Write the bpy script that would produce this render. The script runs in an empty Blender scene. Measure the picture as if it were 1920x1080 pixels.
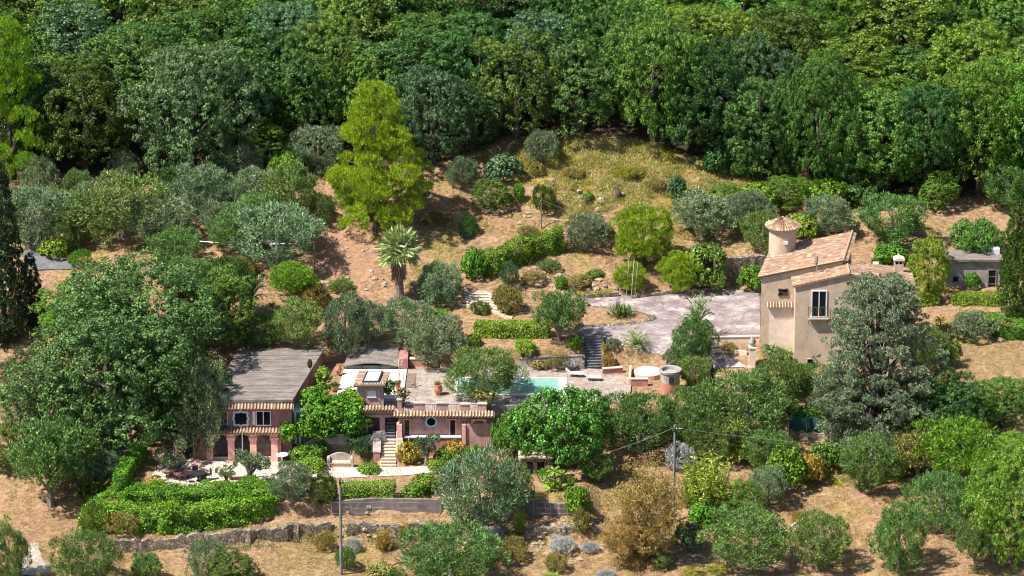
import bpy, bmesh, math, random
import numpy as np
from mathutils import Vector, Matrix
from mathutils.geometry import delaunay_2d_cdt
# ------------------------------------------------------------------ camera, sky, sun
SC = bpy.context.scene
COL = SC.collection
PITCH = math.radians(20.0); LENS = 166.0; FPX = LENS/36*1920; DIST = FPX/22.0
CAM = np.array([0.0, -DIST*math.cos(PITCH), DIST*math.sin(PITCH)])
cd = bpy.data.cameras.new('camera'); cd.lens = LENS; cd.sensor_width = 36; cd.clip_start = 1; cd.clip_end = 3000
co = bpy.data.objects.new('camera', cd); co.location = CAM; co.rotation_euler = (math.pi/2-PITCH, 0, 0); COL.objects.link(co)
SC.camera = co
SUN = Vector((-0.66, -0.31, 1.05)).normalized()       # towards the sun
SC.world = bpy.data.worlds.new('World'); SC.world.use_nodes = True
wn = SC.world.node_tree.nodes; wl = SC.world.node_tree.links
sky = wn.new('ShaderNodeTexSky'); sky.sky_type = 'NISHITA'; sky.sun_disc = False
sky.sun_elevation = math.asin(SUN.z); sky.sun_rotation = math.atan2(SUN.x, SUN.y)
sky.air_density = 1.0; sky.dust_density = 0.8
wl.new(sky.outputs[0], wn['Background'].inputs[0]); wn['Background'].inputs[1].default_value = 0.08
sd = bpy.data.lights.new('sun', 'SUN'); sd.energy = 5.0; sd.angle = math.radians(0.5); sd.color = (1.0, 0.95, 0.86)
so = bpy.data.objects.new('sun', sd); so.rotation_euler = SUN.to_track_quat('Z', 'Y').to_euler(); COL.objects.link(so)
SC.view_settings.view_transform = 'Standard'; SC.view_settings.look = 'None'; SC.view_settings.gamma = 1
SC.view_settings.exposure = 0.80
SC.cycles.pixel_filter_type = 'BLACKMAN_HARRIS'; SC.cycles.filter_width = 1.05
SC.cycles.max_bounces = 6; SC.cycles.diffuse_bounces = 3; SC.cycles.transparent_max_bounces = 4

# ------------------------------------------------------------------ pixel <-> world helpers (photo pixels 1920x1080)
def raydir(px, py):
    a = (px-960)/FPX; b = (540-py)/FPX
    return np.array([a, math.cos(PITCH)+b*math.sin(PITCH), -math.sin(PITCH)+b*math.cos(PITCH)])
def W(px, py, Y):
    d = raydir(px, py); t = (Y-CAM[1])/d[1]
    return Vector((d[0]*t, Y, CAM[2]+d[2]*t))
def WZ(px, py, Z):
    d = raydir(px, py); t = (Z-CAM[2])/d[2]
    return Vector((d[0]*t, CAM[1]+d[1]*t, Z))
def X(px, Y, Z=-5.0):                                   # world x seen at column px, for a point at Y, Z
    depth = (Y-CAM[1])*math.cos(PITCH)+(CAM[2]-Z)*math.sin(PITCH)
    return (px-960)/FPX*depth
def PZ(py, Y):
    return W(960, py, Y).z
def p(py, Y): return (Y, PZ(py, Y))
def proj(v):
    v = np.asarray(v, float)-CAM
    dep = v[..., 1]*math.cos(PITCH)-v[..., 2]*math.sin(PITCH)
    up = v[..., 1]*math.sin(PITCH)+v[..., 2]*math.cos(PITCH)
    return 960+FPX*v[..., 0]/dep, 540-FPX*up/dep
TZ = -5.9                                               # pool terrace level
PROF = [
 (-300, [p(1080,-34),p(900,-17),p(640,2),p(500,12),p(462,17),p(330,27),p(290,30)]),
 (60,   [p(1080,-34),p(960,-22),p(800,-9.5),p(640,2),p(502,12),p(462,17),p(330,27),p(290,30)]),
 (170,  [p(1080,-34),p(1030,-29),p(960,-22.5),p(858,-14.8),p(700,-5),p(600,3),p(505,12),p(468,16.5),p(330,27),p(290,30)]),
 (215,  [p(1080,-33.5),p(1034,-29),p(1010,-28.8),p(990,-26.8),p(940,-24.8),p(927,-23.8),p(858,-14.8),p(700,-5),p(600,3),p(520,9),p(430,18),p(330,27),p(290,30)]),
 (365,  [p(1080,-33.5),p(1030,-29),p(1006,-28.8),p(990,-26.8),p(940,-24.8),p(927,-23.8),p(858,-14.8),(-13,-9.9),(-6,-5.6),p(640,-1),p(520,9),p(430,18),p(330,27),p(290,30)]),
 (375,  [p(1080,-33.5),p(1028,-29),p(1004,-28.8),p(990,-26.8),p(940,-24.8),p(927,-23.8),p(858,-14.8),(-13,-10),(-12.6,-5.6),(-3,-5.2),p(640,-1),p(520,9),p(430,18),p(330,27),p(290,30)]),
 (560,  [p(1080,-34),p(1016,-28),p(992,-27.8),p(970,-25.4),p(940,-24.8),p(905,-20.8),p(868,-15.8),(-13,-10),(-12.6,-5.9),(-3,-5.9),(-2.7,-4.8),p(640,-1),p(560,7),p(470,13.5),p(350,23.5),p(300,28)]),
 (600,  [p(1080,-34),p(1012,-27.5),p(988,-27.3),p(965,-25),p(942,-24.8),p(895,-19.5),p(868,-15.8),(-15,-10),(-14.8,-8.0),(-12.5,-7.8),(-11.3,-6.1),(-2,-6.0),(-1.5,-4.6),p(600,4),p(560,7),p(470,13.5),p(350,23.5),p(300,28)]),
 (700,  [p(1080,-34),p(1012,-27.5),p(988,-27.3),p(965,-25),p(942,-24.8),p(895,-19.5),p(876,-17),(-15,-10),(-14.8,-8.0),(-12.5,-7.9),(-11.3,-6.1),(-2,-6.0),(-1.5,-4.6),p(600,4),p(560,7),p(500,11.5),p(430,17),p(350,23.5),p(310,27)]),
 (710,  [p(1080,-34),p(1012,-27.5),p(988,-27.3),p(965,-25),p(942,-24.8),p(895,-19.5),p(876,-17.2),(-14.8,-8.2),(-12.6,-8.1),(-12.4,-6.1),(-2,-6.0),(-1.5,-4.6),p(600,4),p(560,7),p(500,11.5),p(430,17),p(350,23.5),p(305,27)]),
 (745,  [p(1080,-34),p(1012,-27.5),p(988,-27.3),p(965,-25),p(942,-24.8),p(895,-19.5),p(876,-17.2),(-14.8,-8.2),(-12.6,-8.1),(-12.4,-6.1),(-2,-6.0),(-1.5,-4.6),p(600,4),p(560,7),p(500,11.5),p(430,17),p(350,23.5),p(305,27)]),
 (755,  [p(1080,-34),p(1012,-27.5),p(988,-27.3),p(965,-25),p(950,-24.8),p(895,-19.5),(-15.2,-9.3),(-14.5,-9.1),(-14.2,-6.2),(-14,-6.15),(-2,-6.05),(-1.6,-4.6),p(600,4),p(560,7),p(500,11.5),p(430,17),p(350,23.5),p(305,27)]),
 (900,  [p(1080,-34),p(1012,-27.5),p(988,-27.3),p(965,-25),p(950,-24.8),p(895,-19.5),(-15.2,-9.3),(-14.5,-9.1),(-14.2,-6.2),(-14,-6.15),(-3.5,-6.05),(-3.2,-4.3),(-1.5,-4.2),p(600,2.5),p(560,7),p(500,11.5),p(430,17.5),p(350,24),p(280,28)]),
 (960,  [p(1080,-34),p(1015,-28),p(990,-27.7),p(965,-25),p(935,-24.6),p(900,-20),p(850,-16),(-13.2,-8.6),(-11.9,-8.2),(-11.7,-6.2),(-3.5,-6.05),(-3.2,-4.3),(-1.5,-4.2),p(600,2.5),p(560,7),p(500,11.5),p(430,17.5),p(330,24.5),p(275,28)]),
 (1090, [p(1080,-34),p(1015,-28),p(990,-27.7),p(965,-25),p(935,-24.6),p(900,-20),p(850,-16),(-13.2,-8.6),(-11.9,-8.2),(-11.7,-6.2),(-3.9,-6.05),(-3.2,-4.3),(-1.8,-3.8),p(600,2.4),p(555,7),p(500,11.5),p(430,17.5),p(330,24),p(270,27.6)]),
 (1094.5, [p(1080,-34),p(1015,-28),p(990,-27.7),p(965,-25),p(935,-24.6),p(900,-20),p(850,-16),(-13.2,-8.6),(-11.9,-8.2),(-11.7,-6.2),(-3.9,-6.1),(-3.2,-4.6),(-1.8,-3.9),p(600,2.4),p(555,7),p(500,11.5),p(430,17.5),p(330,24),p(270,27.6)]),
 (1097, [p(1080,-34),p(1015,-28),p(990,-27.7),p(965,-25),p(935,-24.6),p(900,-20),p(850,-16),(-13.2,-8.6),(-11.9,-8.2),(-11.7,-6.2),(-3.9,-6.4),(-1.8,-4.5),(-1.6,-3.9),p(600,2.4),p(555,7),p(500,11.5),p(430,17.5),p(330,24),p(270,27.6)]),
 (1127, [p(1080,-34),p(1000,-27),p(900,-18.8),p(835,-13.8),(-12.5,-8.8),(-12.2,-6.3),(-12,-6.1),(-3.9,-6.4),(-1.8,-4.5),(-1.6,-3.9),(8.4,-3.3),(8.6,-2.9),p(480,13),p(400,19),p(330,23.8),p(262,28)]),
 (1130, [p(1080,-34),p(1000,-27),p(900,-18.8),p(835,-13.8),(-12.5,-8.8),(-12.2,-6.3),(-12,-6.1),(-3.9,-6.05),(-1.8,-3.9),(8.4,-3.3),(8.6,-2.9),p(480,13),p(400,19),p(330,23.8),p(262,28)]),
 (1300, [p(1080,-34),p(1000,-27),p(900,-18.8),p(835,-13.8),(-12.5,-8.8),(-12.2,-6.3),(-12,-6.1),(-5.5,-5.9),(-2.2,-4.0),(9.4,-3.3),(9.7,-2.3),p(480,13),p(400,19),p(350,23),p(290,27.6)]),
 (1420, [p(1080,-34),p(1000,-27),p(900,-18.8),p(835,-13.8),(-12.5,-8.8),(-12.0,-7.6),(-8,-6.4),(-5,-5.2),(-2.9,-4.1),(9.4,-3.3),(11.5,-3.1),(11.8,-1.2),p(430,17),p(400,19.5),p(370,22.5),p(330,26)]),
 (1500, [p(1080,-34),p(1000,-27),p(900,-18.8),p(835,-13.8),(-12.5,-8.6),(-12.0,-7.4),(-8,-6.0),(-5.8,-5.2),(-2.9,-4.6),(9.4,-3.6),(10.5,-3.1),(10.8,-1.5),p(430,17),p(400,19.5),p(370,22.5),p(340,25.5)]),
 (1700, [p(1080,-34),p(1000,-27),p(900,-18.8),p(835,-14.2),(-12.8,-8.4),(-12.0,-6.8),(-9,-5.6),(0,-5.0),(9.4,-3.6),(10.5,-3.1),(10.8,-1.6),p(430,17),p(400,19.8),p(370,22.5),p(345,25)]),
 (1850, [p(1080,-34),p(1000,-27.5),p(900,-20),p(800,-14),p(735,-11.5),p(640,0.4),p(600,3.5),p(575,6),p(545,8.5),(12,-3.0),(12.2,-1.6),p(440,17),p(400,20.5),p(370,23),p(345,25)]),
 (2300, [p(1080,-34),p(1000,-27.5),p(900,-20),p(800,-14),p(735,-11.5),p(640,0.4),p(600,3.5),p(575,6),p(545,8.5),(12,-3.0),(12.2,-1.6),p(440,17),p(400,20.5),p(370,23),p(345,25)]),
]
YG = np.unique(np.concatenate([np.arange(-75, -36, 1.0), np.arange(-36, 34, 0.25), np.arange(34, 135, 1.5)]))
PX = np.array([c[0] for c in PROF], float)
PT = []
for _, pr in PROF:
    ys = [q[0] for q in pr]; zs = [q[1] for q in pr]
    ys = [-75]+ys+[ys[-1]+60, ys[-1]+110]; zs = [zs[0]-(pr[0][0]+75)*0.14]+zs+[zs[-1]+60*0.27, zs[-1]+110*0.3]
    PT.append(np.interp(YG, ys, zs))
PT = np.array(PT)
def vnoise(x, y, s=1.0, seed=0):
    x = np.asarray(x, float)/s; y = np.asarray(y, float)/s
    xi = np.floor(x); yi = np.floor(y); fx = x-xi; fy = y-yi
    fx = fx*fx*(3-2*fx); fy = fy*fy*(3-2*fy)
    def h(a, b):
        v = np.sin(a*127.1+b*311.7+seed*74.7)*43758.5453
        return v-np.floor(v)
    return (h(xi, yi)*(1-fx)+h(xi+1, yi)*fx)*(1-fy)+(h(xi, yi+1)*(1-fx)+h(xi+1, yi+1)*fx)*fy
def built(x, Y):                                        # 1 where the ground is made level by people
    c = 960+x*22*(1-Y/DIST*0.93)
    a = ((c > 330) & (c < 1290) & (Y > -24) & (Y < -1.2)) | ((c > 1070) & (c < 1730) & (Y > -6) & (Y < 9.6))
    return a
def TH(x, Y):
    x = np.asarray(x, float); Y = np.asarray(Y, float)
    zi = -5.0
    dep = (Y-CAM[1])*math.cos(PITCH)+(CAM[2]-zi)*math.sin(PITCH)
    c = np.clip(960+FPX*x/dep, PX[0], PX[-1])
    k = np.clip(np.searchsorted(PX, c, side='right')-1, 0, len(PX)-2)
    f = (c-PX[k])/(PX[k+1]-PX[k])
    yi = np.clip(np.interp(Y, YG, np.arange(len(YG))), 0, len(YG)-1.001)
    j = yi.astype(int); g = yi-j
    z = (PT[k, j]*(1-g)+PT[k, j+1]*g)*(1-f)+(PT[k+1, j]*(1-g)+PT[k+1, j+1]*g)*f
    n = (vnoise(x, Y, 5.0, 1)-.5)*0.5+(vnoise(x, Y, 1.7, 2)-.5)*0.22+(vnoise(x, Y, .7, 3)-.5)*0.20
    tr = np.abs(((Y+x*.12+vnoise(x, Y, 4, 6)*1.2)/2.6) % 1.0-.35); tr = np.where(tr < .65, tr, .65)
    m = np.clip((Y-9)/3, 0, 1)*np.clip((29-Y)/3, 0, 1)*np.clip((c-880)/60, 0, 1)*np.clip((1480-c)/80, 0, 1)
    return z+(n-(tr-.3)*.55*m)*np.where(built(x, Y), 0.0, 1.0)
def G(px, py):
    d = raydir(px, py)
    Y = np.arange(-60, 120, 0.1); t = (Y-CAM[1])/d[1]
    xs = d[0]*t; zr = CAM[2]+d[2]*t
    hit = np.nonzero(zr <= TH(xs, Y))[0]
    i = hit[0] if len(hit) else len(Y)-1
    return Vector((float(xs[i]), float(Y[i]), float(TH(xs[i], Y[i]))))
def scl(Y): return (DIST+Y*math.cos(PITCH))/FPX         # metres per photo pixel at depth Y

# ------------------------------------------------------------------ materials
def mat(name, build):
    m = bpy.data.materials.new(name); m.use_nodes = True; nt = m.node_tree
    b = nt.nodes['Principled BSDF']; build(nt, b); return m
def N(nt, t, **kw):
    n = nt.nodes.new(t)
    for k, v in kw.items():
        if k in n.inputs.keys(): n.inputs[k].default_value = v
        else: setattr(n, k, v)
    return n
def ramp(nt, fac, stops):
    r = nt.nodes.new('ShaderNodeValToRGB'); e = r.color_ramp.elements
    while len(e) < len(stops): e.new(0.5)
    for el, (pos, c) in zip(e, stops): el.position = pos; el.color = (*c, 1)
    nt.links.new(fac, r.inputs[0]); return r.outputs[0]
def noise(nt, scale, detail=4, rough=.6, vec=None, stretch=None):
    n = N(nt, 'ShaderNodeTexNoise'); n.inputs['Scale'].default_value = scale; n.inputs['Detail'].default_value = detail; n.inputs['Roughness'].default_value = rough
    if stretch or vec:
        if vec is None:
            g = N(nt, 'ShaderNodeNewGeometry'); vec = g.outputs['Position']
        if stretch:
            mp = N(nt, 'ShaderNodeMapping'); mp.inputs['Scale'].default_value = stretch; nt.links.new(vec, mp.inputs[0]); vec = mp.outputs[0]
        nt.links.new(vec, n.inputs['Vector'])
    return n.outputs['Fac']
def mix(nt, f, a, b, mode='MIX'):
    m = nt.nodes.new('ShaderNodeMix'); m.data_type = 'RGBA'; m.blend_type = mode
    for s, v in ((0, f), (6, a), (7, b)):
        if isinstance(v, (int, float)): m.inputs[s].default_value = v
        elif isinstance(v, tuple): m.inputs[s].default_value = (*v, 1) if len(v) == 3 else v
        else: nt.links.new(v, m.inputs[s])
    return m.outputs[2]
def bump(nt, b, h, strength=.5, dist=.05):
    n = N(nt, 'ShaderNodeBump'); n.inputs['Strength'].default_value = strength; n.inputs['Distance'].default_value = dist
    nt.links.new(h, n.inputs['Height']); nt.links.new(n.outputs[0], b.inputs['Normal'])
def leafmat(name, c1, c2, transl=.25, rough=.5, spec=.35, var=.35):
    def f(nt, b):
        g = N(nt, 'ShaderNodeNewGeometry')
        n1 = noise(nt, 0.9, 3, .6, g.outputs['Position']); n2 = g.outputs['Random Per Island']
        a = N(nt, 'ShaderNodeMath', operation='ADD'); nt.links.new(n1, a.inputs[0]); nt.links.new(n2, a.inputs[1])
        a2 = N(nt, 'ShaderNodeMath', operation='MULTIPLY_ADD'); nt.links.new(a.outputs[0], a2.inputs[0]); a2.inputs[1].default_value = 1.15; a2.inputs[2].default_value = -.72
        a2.use_clamp = True
        pw = N(nt, 'ShaderNodeMath', operation='POWER'); nt.links.new(a2.outputs[0], pw.inputs[0]); pw.inputs[1].default_value = 1.6
        c = mix(nt, pw.outputs[0], tuple(v*.8 for v in c1), tuple(min(.8, v*1.55) for v in c2))
        oi = N(nt, 'ShaderNodeObjectInfo')
        mr = N(nt, 'ShaderNodeMapRange'); nt.links.new(oi.outputs['Random'], mr.inputs[0]); mr.inputs[3].default_value = 1-var; mr.inputs[4].default_value = 1+var
        hs = N(nt, 'ShaderNodeHueSaturation'); nt.links.new(c, hs.inputs['Color']); nt.links.new(mr.outputs[0], hs.inputs['Value'])
        mr2 = N(nt, 'ShaderNodeMapRange'); ml = N(nt, 'ShaderNodeMath', operation='FRACT'); ml2 = N(nt, 'ShaderNodeMath', operation='MULTIPLY'); ml2.inputs[1].default_value = 7.31
        nt.links.new(oi.outputs['Random'], ml2.inputs[0]); nt.links.new(ml2.outputs[0], ml.inputs[0]); nt.links.new(ml.outputs[0], mr2.inputs[0]); mr2.inputs[3].default_value = .472; mr2.inputs[4].default_value = .518
        nt.links.new(mr2.outputs[0], hs.inputs['Hue'])
        nt.links.new(hs.outputs[0], b.inputs['Base Color']); b.inputs['Roughness'].default_value = rough; b.inputs['Specular IOR Level'].default_value = spec
        tr = N(nt, 'ShaderNodeBsdfTranslucent'); tc = mix(nt, .5, hs.outputs[0], (.22, .30, .03)); nt.links.new(tc, tr.inputs[0])
        ms = N(nt, 'ShaderNodeMixShader'); ms.inputs[0].default_value = transl
        nt.links.new(b.outputs[0], ms.inputs[1]); nt.links.new(tr.outputs[0], ms.inputs[2])
        nt.links.new(ms.outputs[0], nt.nodes['Material Output'].inputs[0])
    return mat(name, f)
def plain(name, c, rough=.8, metal=0, var=.15, scale=6, bmp=.2, stretch=None, c2=None):
    def f(nt, b):
        n = noise(nt, scale, 5, .65, None, stretch or (1, 1, 1))
        d = c2 or tuple(x*(1-var*2) for x in c); u = tuple(min(1, x*(1+var)) for x in c)
        nt.links.new(ramp(nt, n, [(.32, d), (.62, u)]), b.inputs['Base Color'])
        b.inputs['Roughness'].default_value = rough; b.inputs['Metallic'].default_value = metal
        if bmp: bump(nt, b, n, bmp, .04)
    return mat(name, f)
M = {}
M['oak_green'] = leafmat('oak_green', (.034, .098, .014), (.135, .245, .032))
M['oak_dark'] = leafmat('oak_dark', (.023, .072, .017), (.082, .17, .036), spec=.3)
M['oak_bright'] = leafmat('oak_bright', (.05, .14, .012), (.17, .285, .028), .3)
M['oak_grey'] = leafmat('oak_grey', (.06, .105, .034), (.15, .21, .07), .12, spec=.4, var=.15)
M['oak_blue'] = leafmat('oak_blue', (.03, .09, .035), (.10, .19, .075), .12, spec=.4, rough=.5, var=.15)
M['oak_sage'] = leafmat('oak_sage', (.034, .085, .02), (.13, .215, .05), .15, var=.12)
M['olive'] = leafmat('olive_grey', (.075, .13, .055), (.23, .31, .16), .12, spec=.4, var=.2)
M['olive_green'] = leafmat('olive_green', (.055, .13, .028), (.19, .30, .075), .18, var=.2)
M['pine'] = leafmat('pine_needles', (.13, .235, .010), (.31, .46, .018), .2, var=.1)
M['yellowgreen'] = leafmat('yellow_green_leaf', (.11, .24, .015), (.23, .38, .03), .3, var=.15)
M['vivid'] = leafmat('vivid_green_leaf', (.055, .17, .012), (.16, .33, .022), .3, var=.1)
M['hedge'] = leafmat('hedge_leaf', (.06, .17, .012), (.22, .38, .02), .25, var=.1)
M['fig'] = leafmat('broad_shiny_leaf', (.042, .145, .014), (.13, .28, .03), .22, rough=.4, spec=.5, var=.0)
M['cedar'] = leafmat('glaucous_needles', (.055, .10, .05), (.34, .42, .25), .05, spec=.3, var=.05)
M['cypress'] = leafmat('cypress_needles', (.018, .05, .018), (.045, .095, .03), .05, var=.1)
M['cypress_green'] = leafmat('green_cypress_needles', (.04, .09, .012), (.10, .17, .02), .1, var=.1)
M['dry'] = leafmat('dry_ochre_leaf', (.24, .18, .05), (.50, .36, .11), .2, var=.1)
M['dry_green'] = leafmat('half_dry_leaf', (.15, .15, .04), (.38, .31, .09), .2, var=.2)
M['ochretree'] = leafmat('ochre_tree_leaf', (.22, .19, .05), (.46, .36, .10), .2, var=0)
M['autumn'] = leafmat('yellowing_leaf', (.25, .24, .03), (.50, .36, .05), .3, var=.1)
M['lavender'] = leafmat('silver_leaf', (.26, .28, .25), (.48, .48, .48), .05, var=.1)
M['palm'] = leafmat('palm_frond', (.12, .22, .05), (.40, .52, .22), .15, rough=.35, spec=.6, var=.1)
M['palm_dead'] = leafmat('dead_palm_frond', (.28, .19, .09), (.46, .35, .2), .1, var=.1)
M['yucca'] = leafmat('yucca_blade', (.14, .27, .015), (.40, .52, .06), .15, rough=.4, spec=.5, var=.1)
M['bark'] = plain('bark', (.10, .078, .06), .9, var=.35, scale=5, bmp=.8, stretch=(1, 1, .3))
M['olive_bark'] = plain('olive_bark', (.20, .17, .14), .9, var=.35, scale=5, bmp=.8, stretch=(1, 1, .3))
M['palm_bark'] = plain('palm_bark', (.24, .19, .15), .9, var=.35, scale=3, bmp=.8, stretch=(1, 1, 3))
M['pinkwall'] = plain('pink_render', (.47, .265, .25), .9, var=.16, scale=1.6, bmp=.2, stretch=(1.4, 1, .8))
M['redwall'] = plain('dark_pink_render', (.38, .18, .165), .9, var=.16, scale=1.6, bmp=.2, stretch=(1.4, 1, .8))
M['pillar'] = plain('salmon_pillar', (.74, .41, .35), .85, var=.12, scale=3, bmp=.15)
M['beigewall'] = plain('beige_pink_render', (.56, .42, .315), .92, var=.10, scale=1.2, bmp=.35, stretch=(1.5, 1, .8))
M['panelwall'] = plain('pale_render', (.74, .60, .50), .92, var=.07, scale=2.2, bmp=.3)
M['greywall'] = plain('grey_render', (.34, .31, .28), .9, var=.2, scale=1.2, bmp=.2)
M['stone'] = None
M['white'] = plain('white_paint', (.75, .75, .72), .5, var=.04, bmp=0)
M['blueframe'] = plain('blue_grey_moulding', (.52, .64, .66), .6, var=.1, scale=10, bmp=.1)
M['dark'] = plain('dark_metal', (.035, .035, .04), .5, .3, var=.2, bmp=0)
M['grille'] = plain('brown_iron', (.10, .07, .055), .6, .2, var=.2, bmp=0)
M['metal'] = plain('galvanised', (.5, .5, .5), .4, .7, var=.1, bmp=0)
M['wood'] = plain('weathered_wood', (.22, .17, .13), .9, var=.3, scale=6, bmp=.4, stretch=(1, 1, .2))
M['pole'] = plain('grey_pole', (.20, .20, .19), .85, var=.3, scale=3, bmp=.3, stretch=(2, 2, .3))
M['terracotta'] = plain('terracotta', (.50, .20, .11), .8, var=.2, scale=4, bmp=.15)
M['slate'] = plain('slate_step', (.13, .14, .15), .8, var=.25, scale=4, bmp=.3)
M['stepstone'] = plain('pale_step', (.58, .46, .36), .9, var=.12, scale=4, bmp=.3)
M['concrete'] = plain('weathered_concrete', (.38, .33, .28), .9, var=.2, scale=1.5, bmp=.3)
M['whiteslab'] = plain('white_slab', (.60, .58, .55), .8, var=.08, scale=2, bmp=.1)
M['asphalt'] = plain('asphalt', (.15, .15, .16), .9, var=.15, scale=3, bmp=.2)
M['netting'] = plain('teal_netting', (.015, .085, .08), .8, var=.25, scale=5, bmp=.3)
M['rustbrick'] = plain('red_brick', (.42, .12, .07), .9, var=.4, scale=7, bmp=.4, c2=(.28, .22, .18))
M['water'] = mat('pool_water', lambda nt, b: (nt.links.new(ramp(nt, noise(nt, .8, 3, .5, None, (1, 1, 1)), [(.3, (.16, .36, .31)), (.7, (.22, .45, .39))]), b.inputs['Base Color']),
      setattr(b.inputs['Roughness'], 'default_value', .08), bump(nt, b, noise(nt, 4, 2, .5, None, (1, 1, 1)), .12, .03)))
M['glass'] = mat('dark_glass', lambda nt, b: (setattr(b.inputs['Base Color'], 'default_value', (.010, .014, .022, 1)), setattr(b.inputs['Roughness'], 'default_value', .12), setattr(b.inputs['Specular IOR Level'], 'default_value', .15),
      bump(nt, b, noise(nt, .8, 2, .5, None, (1, 1, 1)), .25, .05)))
M['redglass'] = mat('reddish_dark_glass', lambda nt, b: (nt.links.new(ramp(nt, noise(nt, 1.2, 4, .6, None, (1, 1, 2)), [(.45, (.02, .012, .016)), (.7, (.16, .07, .07))]), b.inputs['Base Color']), setattr(b.inputs['Roughness'], 'default_value', .12)))
M['greenglass'] = plain('green_tinted_glass', (.09, .12, .09), .25, var=.2, scale=1, bmp=0)
M['skyglass'] = plain('pale_skylight', (.50, .58, .56), .2, var=.1, scale=1, bmp=0)
def _stone(nt, b):
    g = N(nt, 'ShaderNodeNewGeometry')
    v = N(nt, 'ShaderNodeTexVoronoi'); v.inputs['Scale'].default_value = 4.2; nt.links.new(g.outputs['Position'], v.inputs['Vector'])
    v2 = N(nt, 'ShaderNodeTexVoronoi', feature='DISTANCE_TO_EDGE'); v2.inputs['Scale'].default_value = 4.2; nt.links.new(g.outputs['Position'], v2.inputs['Vector'])
    bw = N(nt, 'ShaderNodeRGBToBW'); nt.links.new(v.outputs['Color'], bw.inputs[0])
    c = ramp(nt, bw.outputs[0], [(.2, (.15, .12, .09)), (.5, (.25, .20, .15)), (.8, (.40, .33, .25))])
    e = ramp(nt, v2.outputs[0], [(.0, (.45, .43, .40)), (.14, (1, 1, 1))])
    nt.links.new(mix(nt, 1.0, c, e, 'MULTIPLY'), b.inputs['Base Color']); b.inputs['Roughness'].default_value = .95
    bump(nt, b, e, .8, .08)
M['stone'] = mat('dry_stone', _stone)
def _tile(nt, b):
    a = N(nt, 'ShaderNodeAttribute', attribute_name='tone')
    n = noise(nt, 5, 4, .7, None, (1, 1, 1)); n2 = noise(nt, .6, 3, .6, None, (1, 1, 1))
    c = ramp(nt, a.outputs['Fac'], [(0, (.15, .08, .05)), (.35, (.27, .155, .10)), (.65, (.39, .25, .16)), (1, (.60, .45, .30))])
    c = mix(nt, ramp(nt, n, [(.45, (0, 0, 0)), (.7, (.75, .75, .75))]), c, (.27, .20, .15))
    c = mix(nt, ramp(nt, n2, [(.5, (0, 0, 0)), (.8, (.5, .5, .5))]), c, (.24, .17, .13))
    nt.links.new(c, b.inputs['Base Color']); b.inputs['Roughness'].default_value = .9
M['tile'] = mat('clay_tile', _tile)
def _paving(nt, b):
    n = noise(nt, 1.3, 6, .7, None, (1, 1, 1)); n2 = noise(nt, 7, 4, .7, None, (1, 1, 1))
    c = ramp(nt, n, [(.35, (.24, .19, .155)), (.5, (.34, .275, .235)), (.66, (.42, .35, .31))])
    g = N(nt, 'ShaderNodeNewGeometry'); v = N(nt, 'ShaderNodeTexVoronoi', feature='DISTANCE_TO_EDGE'); v.inputs['Scale'].default_value = 1.5; nt.links.new(g.outputs['Position'], v.inputs['Vector'])
    c = mix(nt, 1.0, c, ramp(nt, v.outputs[0], [(0, (.55, .55, .55)), (.06, (1, 1, 1))]), 'MULTIPLY')
    nt.links.new(c, b.inputs['Base Color']); b.inputs['Roughness'].default_value = .9; bump(nt, b, n2, .4, .03)
M['paving'] = mat('stone_paving', _paving)
def _patio(nt, b):
    n = noise(nt, .9, 6, .7, None, (1, 1, 1))
    c = ramp(nt, n, [(.3, (.42, .30, .24)), (.5, (.62, .49, .40)), (.7, (.72, .62, .54))])
    g = N(nt, 'ShaderNodeNewGeometry'); v = N(nt, 'ShaderNodeTexVoronoi', feature='DISTANCE_TO_EDGE'); v.inputs['Scale'].default_value = .9; nt.links.new(g.outputs['Position'], v.inputs['Vector'])
    c = mix(nt, 1.0, c, ramp(nt, v.outputs[0], [(0, (.45, .42, .4)), (.05, (1, 1, 1))]), 'MULTIPLY')
    nt.links.new(c, b.inputs['Base Color']); b.inputs['Roughness'].default_value = .9; bump(nt, b, n, .4, .03)
M['patio'] = mat('pale_flagstones', _patio)
def _drive(nt, b):
    n = noise(nt, .5, 7, .72, None, (1, 1.6, 1)); n2 = noise(nt, 3, 5, .75, None, (1, 1.5, 1))
    c = ramp(nt, n, [(.35, (.19, .155, .155)), (.5, (.30, .24, .24)), (.63, (.50, .43, .42))])
    c2 = ramp(nt, n2, [(.35, (.70, .68, .66)), (.6, (1, 1, 1))])
    v = N(nt, 'ShaderNodeTexVoronoi', feature='DISTANCE_TO_EDGE'); v.inputs['Scale'].default_value = .35
    g = N(nt, 'ShaderNodeNewGeometry'); nn = N(nt, 'ShaderNodeVectorMath', operation='ADD'); nz = N(nt, 'ShaderNodeTexNoise'); nz.inputs['Scale'].default_value = 1.3
    nt.links.new(g.outputs['Position'], nn.inputs[0]); nt.links.new(g.outputs['Position'], nz.inputs['Vector']); nt.links.new(nz.outputs['Color'], nn.inputs[1]); nt.links.new(nn.outputs[0], v.inputs['Vector'])
    c = mix(nt, 1.0, c, c2, 'MULTIPLY'); c = mix(nt, 1.0, c, ramp(nt, v.outputs[0], [(0, (.6, .55, .52)), (.025, (1, 1, 1))]), 'MULTIPLY')
    nt.links.new(c, b.inputs['Base Color']); b.inputs['Roughness'].default_value = .9; bump(nt, b, n2, .3, .03)
M['drive'] = mat('worn_driveway', _drive)
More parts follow.
